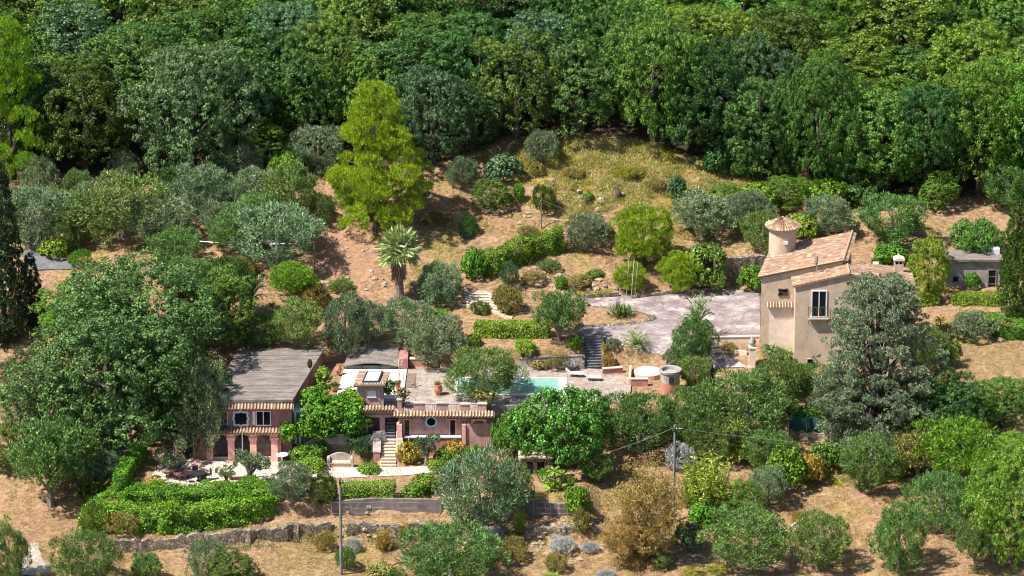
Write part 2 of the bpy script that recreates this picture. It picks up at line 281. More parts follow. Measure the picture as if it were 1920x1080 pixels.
def _roofold(nt, b):
    n = noise(nt, 1.6, 6, .75, None, (.35, 1.6, 1)); n2 = noise(nt, 6, 5, .75, None, (.5, 2.5, 1))
    c = ramp(nt, n, [(.35, (.14, .12, .105)), (.5, (.235, .20, .18)), (.65, (.34, .29, .26))])
    c = mix(nt, 1.0, c, ramp(nt, n2, [(.4, (.62, .6, .58)), (.6, (1, 1, 1))]), 'MULTIPLY')
    nt.links.new(c, b.inputs['Base Color']); b.inputs['Roughness'].default_value = .95; bump(nt, b, n2, .5, .05)
M['roofold'] = mat('old_roofing', _roofold)
def _ground(nt, b):
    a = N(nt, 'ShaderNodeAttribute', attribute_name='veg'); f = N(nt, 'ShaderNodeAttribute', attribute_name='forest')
    n = noise(nt, .35, 7, .7, None, (1, 1, 1)); n2 = noise(nt, 2.2, 8, .78, None, (1, 1.3, 1)); n3 = noise(nt, 11, 5, .8, None, (1, 1.6, 1))
    d = ramp(nt, n2, [(.33, (.18, .105, .06)), (.45, (.36, .215, .12)), (.54, (.49, .32, .195)), (.68, (.60, .44, .30))])
    s = ramp(nt, n2, [(.33, (.21, .135, .06)), (.45, (.43, .285, .13)), (.62, (.62, .435, .235))])
    rd = N(nt, 'ShaderNodeAttribute', attribute_name='red')
    sb = N(nt, 'ShaderNodeMath', operation='SUBTRACT'); nt.links.new(n, sb.inputs[0]); nt.links.new(rd.outputs['Fac'], sb.inputs[1])
    c = mix(nt, ramp(nt, sb.outputs[0], [(.42, (0, 0, 0)), (.58, (1, 1, 1))]), d, s)
    gr = ramp(nt, n2, [(.36, (.12, .13, .03)), (.48, (.34, .26, .07)), (.64, (.54, .39, .16))])
    c = mix(nt, a.outputs['Fac'], c, gr)
    br = N(nt, 'ShaderNodeAttribute', attribute_name='bare')
    c = mix(nt, br.outputs['Fac'], c, ramp(nt, n2, [(.3, (.36, .19, .115)), (.5, (.50, .285, .185)), (.7, (.58, .37, .26))]))
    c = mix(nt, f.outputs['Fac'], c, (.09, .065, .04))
    c = mix(nt, 1.0, c, ramp(nt, n3, [(.36, (.55, .53, .5)), (.52, (1, 1, 1))]), 'MULTIPLY')
    nt.links.new(c, b.inputs['Base Color']); b.inputs['Roughness'].default_value = 1; b.inputs['Specular IOR Level'].default_value = .1
    ad = N(nt, 'ShaderNodeMath', operation='MULTIPLY_ADD'); nt.links.new(n3, ad.inputs[0]); ad.inputs[1].default_value = .4; nt.links.new(n2, ad.inputs[2]); bump(nt, b, ad.outputs[0], 1.0, .22)
M['ground'] = mat('dry_ground', _ground)
M['straw'] = leafmat('straw', (.42, .29, .11), (.70, .50, .22), .45, var=0)
M['weed'] = leafmat('weed', (.20, .24, .02), (.46, .42, .05), .45, var=0)
M['mauvewall'] = plain('mauve_render', (.21, .17, .16), .9, var=.2, scale=1.5, bmp=.2)
M['rock'] = plain('rock', (.36, .28, .21), .95, var=.25, scale=2, bmp=.4)
# ------------------------------------------------------------------ mesh helpers
def wloc(o):
    v = Vector((0, 0, 0))
    while o is not None: v += o.location; o = o.parent
    return v
def tag(o, label=None, cat=None, group=None, kind=None):
    if label: o['label'] = label
    if cat: o['category'] = cat
    if group: o['group'] = group
    if kind: o['kind'] = kind
    return o
def thing(name, loc, label, cat, group=None):
    o = bpy.data.objects.new(name, None); o.empty_display_size = .3; o.location = loc; COL.objects.link(o)
    return tag(o, label, cat, group)
class MB:
    def __init__(s): s.v = []; s.f = []; s.t = []; s.tone = 0.5
    def face(s, idx): s.f.append(idx); s.t.append(s.tone)
    def poly(s, pts):
        n = len(s.v); s.v += [tuple(q) for q in pts]; s.face(list(range(n, n+len(pts)))); return s
    def box(s, x0, x1, y0, y1, z0, z1):
        return s.prism([(x0, y0), (x1, y0), (x1, y1), (x0, y1)], z0, z1)
    def prism(s, pts, z0, z1):                      # z0/z1 number or list per point
        n = len(s.v); k = len(pts)
        z0 = [z0]*k if not isinstance(z0, (list, tuple)) else z0; z1 = [z1]*k if not isinstance(z1, (list, tuple)) else z1
        s.v += [(q[0], q[1], z) for q, z in zip(pts, z0)]+[(q[0], q[1], z) for q, z in zip(pts, z1)]
        s.face(list(range(n+k-1, n-1, -1))); s.face(list(range(n+k, n+2*k)))
        for i in range(k):
            j = (i+1) % k; s.face([n+i, n+j, n+k+j, n+k+i])
        return s
    def hexa(s, b, t):                              # bottom 4 pts, top 4 pts
        n = len(s.v); s.v += [tuple(q) for q in b]+[tuple(q) for q in t]
        for f in ([3, 2, 1, 0], [4, 5, 6, 7], [0, 1, 5, 4], [1, 2, 6, 5], [2, 3, 7, 6], [3, 0, 4, 7]): s.face([n+i for i in f])
        return s
    def tube(s, pts, rad, k=8, cap=True):
        n0 = len(s.v); m = len(pts); pts = [Vector(q) for q in pts]
        rad = [rad]*m if not isinstance(rad, (list, tuple)) else rad
        for i, q in enumerate(pts):
            d = (pts[min(i+1, m-1)]-pts[max(i-1, 0)])
            if d.length < 1e-6: d = Vector((0, 0, 1))
            d.normalize(); a = d.cross(Vector((0, 1, 0.01)))
            if a.length < .05: a = d.cross(Vector((1, 0, 0)))
            a.normalize(); b = d.cross(a)
            for j in range(k):
                th = 2*math.pi*j/k; s.v.append(tuple(q+(a*math.cos(th)+b*math.sin(th))*rad[i]))
        for i in range(m-1):
            for j in range(k):
                s.face([n0+i*k+j, n0+i*k+(j+1) % k, n0+(i+1)*k+(j+1) % k, n0+(i+1)*k+j])
        if cap: s.face([n0+j for j in range(k)][::-1]); s.face([n0+(m-1)*k+j for j in range(k)])
        return s
    def lathe(s, c, prof, k=20, a0=0, a1=2*math.pi):   # prof: (r, z)
        n0 = len(s.v); full = abs(a1-a0-2*math.pi) < 1e-6; kk = k if full else k+1
        for r, z in prof:
            for j in range(kk):
                th = a0+(a1-a0)*j/k; s.v.append((c[0]+r*math.cos(th), c[1]+r*math.sin(th), c[2]+z))
        for i in range(len(prof)-1):
            for j in range(k):
                j2 = (j+1) % kk; s.face([n0+i*kk+j, n0+i*kk+j2, n0+(i+1)*kk+j2, n0+(i+1)*kk+j])
        return s
    def build(s, name, m, parent=None, smooth=False, loc=None):
        me = bpy.data.meshes.new(name)
        o = bpy.data.objects.new(name, me); COL.objects.link(o)
        if parent is not None: o.parent = parent; off = wloc(parent)
        elif loc is not None: o.location = loc; off = Vector(loc)
        else: off = Vector((0, 0, 0))
        me.from_pydata([(a-off.x, b-off.y, c-off.z) for a, b, c in s.v], [], s.f)
        me.materials.append(m if not isinstance(m, str) else M[m])
        at = me.attributes.new('tone', 'FLOAT', 'FACE'); at.data.foreach_set('value', s.t)
        if smooth: me.polygons.foreach_set('use_smooth', [True]*len(me.polygons))
        me.update(); return o
rnd = random.Random(5)
def tiles(mb, A, B, Cc, D, period=.24, row=.42, h=.055, rseed=1, dark=.6, mean=.55):
    """barrel tiles on quad A(low left) B(low right) C(high right) D(high left)"""
    r = random.Random(rseed); A, B, Cc, D = map(Vector, (A, B, Cc, D))
    nu = max(1, round((B-A).length/period)); nv = max(1, round((D-A).length/row))
    nrm = (B-A).cross(D-A).normalized()
    def P(u, v): return (A*(1-u)+B*u)*(1-v)+(D*(1-u)+Cc*u)*v
    prof = [(0, 0), (.12, .75), (.3, 1), (.48, .75), (.6, 0), (.8, -.5)]
    for j in range(nv):
        for i in range(nu):
            mb.tone = min(1, max(0, r.gauss(mean, .19))); jit = r.uniform(-.012, .012); jv = r.uniform(-.03, .03)*.4
            cs = prof+[(1, 0)]
            for k in range(len(cs)-1):
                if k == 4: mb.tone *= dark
                u0 = (i+cs[k][0])/nu; u1 = (i+cs[k+1][0])/nu; v0 = (j-.08+jv)/nv; v1 = (j+1)/nv
                if j == 0: v0 = (-.1+jv)/nv
                h0 = cs[k][1]*h+jit; h1 = cs[k+1][1]*h+jit
                mb.poly([P(u0, v0)+nrm*(h0+.03), P(u1, v0)+nrm*(h1+.03), P(u1, v1)+nrm*h1, P(u0, v1)+nrm*h0])
                mb.poly([P(u0, v0)+nrm*(h0+.03), P(u0, v0)+nrm*(h0-.01), P(u1, v0)+nrm*(h1-.01), P(u1, v0)+nrm*(h1+.03)])
    mb.tone = .5
    return mb
def slab_under(mb, A, B, Cc, D, t=.1):
    A, B, Cc, D = map(Vector, (A, B, Cc, D)); n = (B-A).cross(D-A).normalized()
    return mb.hexa([q-n*(t+.03) for q in (A, B, Cc, D)], [q-n*.03 for q in (A, B, Cc, D)])
def drape(name, pix, m, off=.05, step=.5, zfun=None, thick=0.25):
    """a sheet following the ground inside a photo-pixel outline"""
    w = [G(*q) for q in pix]; poly = [Vector((q.x, q.y)) for q in w]
    xs = [q.x for q in poly]; ys = [q.y for q in poly]
    vs = list(poly); n = len(poly); edges = [(i, (i+1) % n) for i in range(n)]
    def inside(x, y):
        c = False; j = n-1
        for i in range(n):
            a, b = poly[i], poly[j]
            if (a.y > y) != (b.y > y) and x < (b.x-a.x)*(y-a.y)/(b.y-a.y)+a.x: c = not c
            j = i
        return c
    x = min(xs)+step/2
    while x < max(xs):
        y = min(ys)+step/2
        while y < max(ys):
            if inside(x, y): vs.append(Vector((x, y)))
            y += step
        x += step
    ov, oe, of, _, _, _ = delaunay_2d_cdt(vs, edges, [list(range(n))], 1, 1e-4)
    z = TH(np.array([q.x for q in ov]), np.array([q.y for q in ov]))+off
    mb = MB(); mb.v = [(q.x, q.y, float(c)) for q, c in zip(ov, z)]
    for f in of:
        mb.face(list(f))
    o = mb.build(name, m, None)
    bm = bmesh.new(); bm.from_mesh(o.data); bmesh.ops.recalc_face_normals(bm, faces=bm.faces)
    if sum(f.normal.z for f in bm.faces) < 0: bmesh.ops.reverse_faces(bm, faces=bm.faces)
    bm.to_mesh(o.data); bm.free()
    return o

# ------------------------------------------------------------------ foliage
def unit(v): return v/np.maximum(np.linalg.norm(v, axis=-1, keepdims=True), 1e-9)
def rdir(rng, n): return unit(rng.normal(size=(n, 3)))
class LF:
    """collects leaf quads"""
    def __init__(s): s.q = []
    def leaves(s, pos, nrm, L, Wd, rng, mode='flat', upw=0.0):
        n = len(pos); r = rdir(rng, n)
        if mode == 'flat':
            t = unit(np.cross(nrm, r)); b = np.cross(nrm, t)
        elif mode == 'radial':                          # long axis outward
            t = unit(nrm+.55*r+np.array([0, 0, upw])); b = unit(np.cross(t, rdir(rng, n)))
        l = L*rng.uniform(.65, 1.25, (n, 1))/2; w = Wd*rng.uniform(.7, 1.25, (n, 1))/2
        s.q.append(np.stack([pos-t*l, pos+b*w-t*l*.1, pos+t*l, pos-b*w-t*l*.1], 1)); return s
    def strip(s, a, b, w, rng):                         # thin blades from a to b arrays, width w
        t = unit(b-a); c = unit(np.cross(t, rdir(rng, len(a))))*w/2; m = a*.45+b*.55
        s.q.append(np.stack([a-c*.6, m-c, b, m+c], 1)); return s
    def mesh(s, name):
        q = np.concatenate(s.q).astype(np.float32); n = len(q)
        me = bpy.data.meshes.new(name); me.vertices.add(n*4); me.vertices.foreach_set('co', q.reshape(-1))
        me.loops.add(n*4); me.loops.foreach_set('vertex_index', np.arange(n*4, dtype=np.int32))
        me.polygons.add(n); me.polygons.foreach_set('loop_start', np.arange(0, n*4, 4, dtype=np.int32))
        me.polygons.foreach_set('loop_total', np.full(n, 4, dtype=np.int32)); me.update(calc_edges=True); return me
def foliage(lf, rng, lobes, sub_r, sub_sp, nleaf, L, Wd, mode='flat', upw=0., cull=.8, under=-.35, squash=1.0):
    C = np.array([l[0] for l in lobes], float); R = np.array([l[1] for l in lobes], float)
    if R.ndim == 1: R = np.repeat(R[:, None], 3, 1)
    subs = []; sd_ = []
    for i in range(len(C)):
        n = int(4*math.pi*(R[i].mean()**2)/(sub_sp**2)); d = rdir(rng, n); d = d[d[:, 2] > under-.3*rng.random(len(d))]
        q = C[i]+d*R[i]*rng.uniform(.82, 1.06, (len(d), 1))
        keep = np.ones(len(q), bool)
        for j in range(len(C)):
            if j != i: keep &= (np.linalg.norm((q-C[j])/R[j], axis=1) > cull)
        subs.append(q[keep]); sd_.append(unit(d[keep]/R[i]))
    S = np.concatenate(subs); D = np.concatenate(sd_)
    k = len(S); S2 = np.repeat(S, nleaf, 0); D2 = np.repeat(D, nleaf, 0)
    dd = unit(D2*.75+rng.normal(size=D2.shape)*.75); rr = sub_r*rng.uniform(.5, 1.1, (len(S2), 1))*np.repeat(rng.uniform(.6, 1.3, (k, 1)), nleaf, 0)
    pos = S2+dd*rr*np.array([1, 1, squash]); nr = unit(dd+np.array([0, 0, .25])+rng.normal(size=dd.shape)*.35)
    lf.leaves(pos, nr, L, Wd, rng, mode, upw)
    return lf
def dome_lobes(rng, w, h, n, rmin, rmax, z0=.18, topbias=.0, lump=.12, core=True):
    """lobes filling a dome of width w, height h whose foliage starts at z0*h"""
    out = []; c = np.array([0, 0, h*(z0+(1-z0)*.48)]); A = np.array([w/2, w/2, h*(1-z0)*.5])
    gi = math.pi*(3-math.sqrt(5))
    for i in range(n):
        zz = 1-2*(i+.5)/n; th = gi*i+rng.uniform(-.3, .3)
        d = np.array([math.cos(th)*math.sqrt(1-zz*zz), math.sin(th)*math.sqrt(1-zz*zz), zz])
        r = rng.uniform(rmin, rmax); k = 1+rng.uniform(-lump, lump*.6)
        out.append((c+d*np.maximum(A-r, A*.35)*k+np.array([0, 0, rng.uniform(-.1, .1)*r]), (r*rng.uniform(.9, 1.15), r*rng.uniform(.9, 1.15), r*rng.uniform(.6, .85))))
    if core: out.append((c, (min(A)*.7,)*3))
    return out
def trunk_mb(rng, h, r, lobes, nl=7, lean=(0, 0), k=7, fork=.4):
    mb = MB(); top = Vector((lean[0], lean[1], h*.72)); pts = []
    for i in range(6):
        f = i/5; pts.append(Vector((lean[0]*f*f+rng.uniform(-.04, .04)*h*f, lean[1]*f*f+rng.uniform(-.03, .03)*h*f, top.z*f-.25*(i == 0))))
    mb.tube(pts, [r*(1.35 if i == 0 else 1-.8*i/5) for i in range(6)], k)
    idx = rng.permutation(len(lobes))[:nl]
    for i in idx:
        c = Vector(tuple(lobes[i][0])); a = pts[1+int(rng.integers(0, 3))].copy()
        if c.z < a.z: a = pts[1].copy()
        m = a.lerp(c, .5)+Vector((0, 0, h*.05)); mb.tube([a, m, c], [r*.38, r*.2, r*.07], 5)
    return mb
def mesh_of(mb, name, m):
    me = bpy.data.meshes.new(name); me.from_pydata(mb.v, [], mb.f); me.materials.append(m); me.update(); return me
PROTO = {}
def proto(kind, var):
    """returns (crown mesh, trunk mesh, natural width, natural height)"""
    key = (kind, var)
    if key in PROTO: return PROTO[key]
    rng = np.random.default_rng(hash_(kind)+var*17); lf = LF(); bark = M['bark']; tr = None
    if kind == 'oak':
        w, h = 9.0, 9.5; lo = dome_lobes(rng, w, h, 30, .9, 1.9, .0, lump=.38)
        foliage(lf, rng, lo, .42, .60, 36, .175, .12, cull=.8, under=-.35, squash=.7); tr = trunk_mb(rng, h, .32, lo, 7)
    elif kind == 'bigoak':
        w, h = 13.0, 10.5; lo = dome_lobes(rng, w, h, 54, .9, 2.1, .0, lump=.36)
        foliage(lf, rng, lo, .42, .62, 34, .175, .12, cull=.8, under=-.35, squash=.7); tr = trunk_mb(rng, h, .5, lo, 10)
    elif kind == 'olive':
        w, h = 4.4, 4.2; lo = dome_lobes(rng, w, h, 26, .4, 1.0, .03, lump=.42)
        foliage(lf, rng, lo, .34, .42, 38, .23, .046, 'radial', .35, cull=.8, under=-.6); bark = M['olive_bark']; tr = trunk_mb(rng, h, .2, lo, 6)
    elif kind == 'oliveopen':
        w, h = 5.0, 4.6; lo = dome_lobes(rng, w, h, 24, .4, .85, .24, lump=.3, core=False)
        foliage(lf, rng, lo, .34, .40, 24, .26, .07, 'radial', .3, cull=.7, under=-.6); bark = M['olive_bark']; tr = trunk_mb(rng, h, .2, lo, 14)
    elif kind == 'pine':
        w, h = 7.5, 12.0; lo = []
        for i in range(64):
            f = (i+.5)/64; z = h*(.06+.90*f); R = w/2*(1-max(0, f-.3)*1.15)*(.75+min(f, .25))*rng.choice([.35, .8, .95, 1.15]); th = i*2.399+rng.uniform(-.4, .4)
            r = rng.uniform(.6, 1.2); R = max(0, R-r*.5); lo.append((np.array([R*math.cos(th), R*math.sin(th), z]), (r*1.1, r*1.1, r*.7)))
        foliage(lf, rng, lo, .24, .32, 44, .24, .032, 'radial', .9, cull=.85, under=-.1); tr = trunk_mb(rng, h, .3, lo, 26)
    elif kind == 'softpine':
        w, h = 5.5, 6.2; lo = dome_lobes(rng, w, h, 30, .5, .9, .08, lump=.25)
        foliage(lf, rng, lo, .26, .33, 34, .26, .034, 'radial', .8, cull=.8, under=-.4); tr = trunk_mb(rng, h, .2, lo, 8)
    elif kind == 'cedar':
        w, h = 10.0, 14.5; lo = []
        for i in range(430):
            f = (i+.5)/430; z = h*(.02+.96*f); Rm = w/2*math.sqrt(max(.05, 1-((f-.42)/.62)**2))*(1+.14*math.sin(i*.9)); th = i*2.399+rng.uniform(-.3, .3); R = Rm*rng.uniform(.45, 1.0)
            lo.append((np.array([R*math.cos(th), R*math.sin(th), z-.15*R]), (rng.uniform(.4, .8), rng.uniform(.4, .8), rng.uniform(.18, .3))))
        foliage(lf, rng, lo, .17, .31, 34, .17, .05, 'radial', .45, cull=.5, under=-.05); tr = trunk_mb(rng, h*1.25, .33, lo, 70)
    elif kind == 'cypress':
        w, h = 4.6, 13.0; lo = []
        for i in range(64):
            f = (i+.5)/64; R = w/2*math.sqrt(max(.02, 1-f))*min(1, .55+f*3); th = i*2.399; r = .62
            lo.append((np.array([max(0, R-r)*math.cos(th), max(0, R-r)*math.sin(th), h*f*.97]), (r*.8, r*.8, r*1.25)))
        foliage(lf, rng, lo, .26, .40, 18, .26, .09, 'radial', .8, cull=.8, under=-.6); tr = trunk_mb(rng, h, .25, lo, 6)
    elif kind == 'bush':
        w, h = 2.4, 1.7; lo = dome_lobes(rng, w, h, 17, .25, .6, 0, lump=.42)
        foliage(lf, rng, lo, .2, .24, 13, .17, .11, cull=.8, under=-.5); tr = trunk_mb(rng, h, .06, lo, 5, k=5)
    elif kind == 'finebush':
        w, h = 2.4, 1.7; lo = dome_lobes(rng, w, h, 16, .25, .6, 0, lump=.4)
        foliage(lf, rng, lo, .18, .22, 20, .2, .035, 'radial', .4, cull=.8, under=-.5); tr = trunk_mb(rng, h, .06, lo, 5, k=5)
    elif kind == 'fig':
        w, h = 9.5, 5.6; lo = dome_lobes(rng, w, h, 34, .8, 1.5, 0.02, lump=.18)
        foliage(lf, rng, lo, .38, .52, 22, .22, .155, cull=.82, under=-.5); tr = trunk_mb(rng, h, .25, lo, 8)
    elif kind == 'drytree':
        w, h = 5.2, 8.5; lo = dome_lobes(rng, w, h, 60, .25, .85, 0.0, lump=.55)
        foliage(lf, rng, lo, .30, .34, 15, .2, .055, 'radial', .5, cull=.6, under=-.8); tr = trunk_mb(rng, h, .15, lo, 30, k=5)
    elif kind == 'bamboo':
        w, h = 3.6, 4.2; mb = MB(); A = []; B = []
        for i in range(120):
            x, y = rng.normal(0, w*.13, 2); hh = h*rng.uniform(.5, 1)*(1-.3*min(1, math.hypot(x, y)/w*2)); dx, dy = x*.9+rng.normal(0, .15), y*.9+rng.normal(0, .15)
            if i < 70: mb.tube([(x, y, 0), (x+dx*.3, y+dy*.3, hh*.6), (x+dx, y+dy, hh*.97)], [.03, .02, .008], 4)
            for k in range(60):
                f = rng.uniform(.15, 1); q = np.array([x+dx*f*f, y+dy*f*f, hh*f*.98]); v = unit(rng.normal(size=3)*np.array([1, 1, .4])+np.array([0, 0, .35])); A.append(q); B.append(q+v*rng.uniform(.2, .42))
        lf.strip(np.array(A), np.array(B), .055, rng); tr = mb
    elif kind == 'fanpalm':
        w, h = 4.2, 6.6; c = np.array([0, 0, h*.66]); mb = MB()
        mb.tube([(0, 0, -.3), (.05, 0, 1.2), (0, 0, h*.45), (0, 0, h*.66)], [.52, .42, .36, .3], 12)
        A = []; B = []; P = []
        for i in range(64):
            el = math.radians(rng.uniform(-35, 88)); th = i*2.399; d = np.array([math.cos(th)*math.cos(el), math.sin(th)*math.cos(el), math.sin(el)])
            base = c+d*rng.uniform(.7, 1.15); P.append(base); side = unit(np.cross(d, np.array([0, 0, 1.])+.01)); upv = np.cross(side, d)
            for k in range(15):
                an = math.radians(-68+136*k/14); dl = d*math.cos(an)+side*math.sin(an)+upv*.12; e = base+dl*rng.uniform(.85, 1.15); e[2] -= .22*abs(math.sin(an))+.1
                A.append(base); B.append(base+(e-base)*1.35)
        lf.strip(np.array(A), np.array(B), .12, rng)
        for q in P: mb.tube([tuple(c), tuple(q)], .03, 4)
        dl = LF(); A = []; B = []
        for i in range(520):
            th = rng.uniform(0, 6.28); z = h*.62*rng.uniform(.55, 1.0); r0 = .35; a = np.array([r0*math.cos(th), r0*math.sin(th), z]); e = a+np.array([math.cos(th)*rng.uniform(.15, .55), math.sin(th)*rng.uniform(.15, .55), -rng.uniform(.5, 1.0)])
            A.append(a); B.append(e)
        dl.strip(np.array(A), np.array(B), .11, rng)
        PROTO['skirt'] = dl.mesh('dead_fronds'); PROTO['skirt'].materials.append(M['palm_dead']); bark = M['palm_bark']; tr = mb
    elif kind in ('datepalm', 'cycad'):
        w, h = (3.8, 2.3) if kind == 'datepalm' else (2.6, 1.7); n = 34 if kind == 'datepalm' else 46; th_ = .55 if kind == 'datepalm' else .2
        mb = MB(); mb.tube([(0, 0, -.2), (0, 0, th_)], [.2, .17], 10); A = []; B = []
        for i in range(n):
            el = math.radians(rng.uniform(12, 85)); az = i*2.399; L = w*.55*rng.uniform(.85, 1.1); q = np.array([0, 0, th_]); pts = [q.copy()]
            for sgm in range(9):
                q = q+np.array([math.cos(az)*math.cos(el), math.sin(az)*math.cos(el), math.sin(el)])*L/9; el -= .15; pts.append(q.copy())
            mb.tube([tuple(v) for v in pts[::3]], [.025, .02, .012, .008], 4, cap=False)
            sd2 = np.array([-math.sin(az), math.cos(az), 0])
            for sgm in range(1, 10):
                for f in (0, .5):
                    b0 = pts[sgm-1]*(1-f)+pts[sgm]*f; fw = unit(pts[sgm]-pts[sgm-1]); ll = .42*(1-abs(sgm-4)/9)
                    for sg in (-1, 1):
                        A.append(b0); B.append(b0+(sd2*sg*.8+fw*.6+np.array([0, 0, .12]))*ll)
        lf.strip(np.array(A), np.array(B), .055, rng); bark = M['palm_bark']; tr = mb
    elif kind == 'yucca':
        w, h = 2.2, 3.2; mb = MB(); A = []; B = []
        for i in range(7):
            x, y = rng.normal(0, .38, 2); z = h*rng.uniform(.2, .82); mb.tube([(x*.3, y*.3, -.1), (x*.7, y*.7, z*.5), (x, y, z)], [.09, .08, .06], 6)
            for k in range(60):
                el = math.radians(rng.uniform(-35, 85)); az = rng.uniform(0, 6.28); d = np.array([math.cos(az)*math.cos(el), math.sin(az)*math.cos(el), math.sin(el)])
                A.append(np.array([x, y, z-rng.uniform(0, .35)])); B.append(A[-1]+d*rng.uniform(.4, .68))
        lf.strip(np.array(A), np.array(B), .075, rng); bark = M['palm_bark']; tr = mb
    elif kind == 'agave':
        w, h = 2.2, 1.3; A = []; B = []
        for i in range(120):
            el = math.radians(rng.uniform(10, 88)); az = i*2.399; d = np.array([math.cos(az)*math.cos(el), math.sin(az)*math.cos(el), math.sin(el)]); b0 = np.array([rng.normal(0, .2), rng.normal(0, .2), .05])
            A.append(b0); B.append(b0+d*rng.uniform(.7, 1.1))
        lf.strip(np.array(A), np.array(B), .08, rng); tr = None
    elif kind == 'bonsai':                              # cloud-pruned olive with bare limbs
        w, h = 3.2, 3.0; lo = []; mb = MB(); mb.tube([(0, 0, -.2), (.1, 0, .6), (0, .1, 1.1)], [.26, .2, .16], 8)
        for i in range(8):
            az = i*2.399; R = w*.38*rng.uniform(.5, 1.1); c = np.array([R*math.cos(az), R*math.sin(az)*.8, h*rng.uniform(.5, .9)]); r = rng.uniform(.34, .55)
            lo.append((c, (r, r, r*.7))); mb.tube([(0, .05, .9), tuple(c*np.array([.5, .5, .85])), tuple(c)], [.12, .08, .04], 5)
        foliage(lf, rng, lo, .16, .22, 18, .17, .05, 'radial', .4, cull=.7, under=-.7); bark = M['olive_bark']; tr = mb
    cm = lf.mesh(kind+'_crown'); cm.materials.append(M['oak_green'])
    tm = mesh_of(tr, kind+'_trunk', bark) if tr is not None else None
    PROTO[key] = (cm, tm, w, h); return PROTO[key]
def hash_(s): return sum((i+1)*ord(c) for i, c in enumerate(s))
SPEC = {'oak': ('broadleaf_tree', 'tree', 6), 'bigoak': ('broadleaf_tree', 'tree', 3), 'olive': ('olive_tree', 'olive tree', 5), 'oliveopen': ('olive_tree', 'olive tree', 3),
        'pine': ('pine_tree', 'pine tree', 2), 'softpine': ('conifer_tree', 'conifer', 2), 'cedar': ('silver_conifer', 'conifer', 1), 'cypress': ('cypress_tree', 'cypress', 2),
        'bush': ('bush', 'bush', 4), 'finebush': ('bush', 'bush', 4), 'fig': ('fig_tree', 'tree', 1), 'drytree': ('dry_tree', 'tree', 2), 'bamboo': ('bamboo_clump', 'bamboo', 2),
        'fanpalm': ('fan_palm', 'palm tree', 1), 'datepalm': ('date_palm', 'palm tree', 1), 'cycad': ('cycad_plant', 'plant', 1), 'yucca': ('yucca_plant', 'plant', 2), 'agave': ('agave_plant', 'plant', 1), 'bonsai': ('pruned_olive', 'olive tree', 2)}
cnt = {}
def plant(kind, px, py, w, h, m, label, group=None, at=None, cat=None):
    """px,py: foot in the photo; w,h: size there in photo pixels"""
    nm, ct, nv = SPEC[kind]; cnt[kind] = cnt.get(kind, 0)+1; r = random.Random(hash_(kind)*3+int(px)*7+int(py))
    cm, tm, nw, nh = proto(kind, cnt[kind] % nv)
    g = at if at is not None else G(px, py); s = scl(g.y); big = 1.12 if kind == 'olive' else 1.0; sx = w*s/nw*big; sz = h*s/math.cos(PITCH)/nh*big*(.93 if kind not in ('fanpalm', 'cypress', 'cedar') else 1)
    o = thing(nm, (g.x, g.y, g.z-.05), label, cat or ct, group)
    o.scale = (sx, sx, sz); o.rotation_euler = (0, 0, r.uniform(0, 6.28))
    c = bpy.data.objects.new('foliage' if cm.name.startswith(('bush', 'fine', 'agave', 'yucca', 'bamboo')) else 'crown', cm); c.parent = o; COL.objects.link(c)
    c.material_slots[0].link = 'OBJECT'; c.material_slots[0].material = M[m]
    if tm is not None:
        t = bpy.data.objects.new('trunk' if ct in ('tree', 'olive tree', 'pine tree', 'conifer', 'cypress', 'palm tree') else 'stem_or_core', tm); t.parent = o; COL.objects.link(t)
    if kind == 'fanpalm':
        d = bpy.data.objects.new('dead_fronds', PROTO['skirt']); d.parent = o; COL.objects.link(d)
    return o
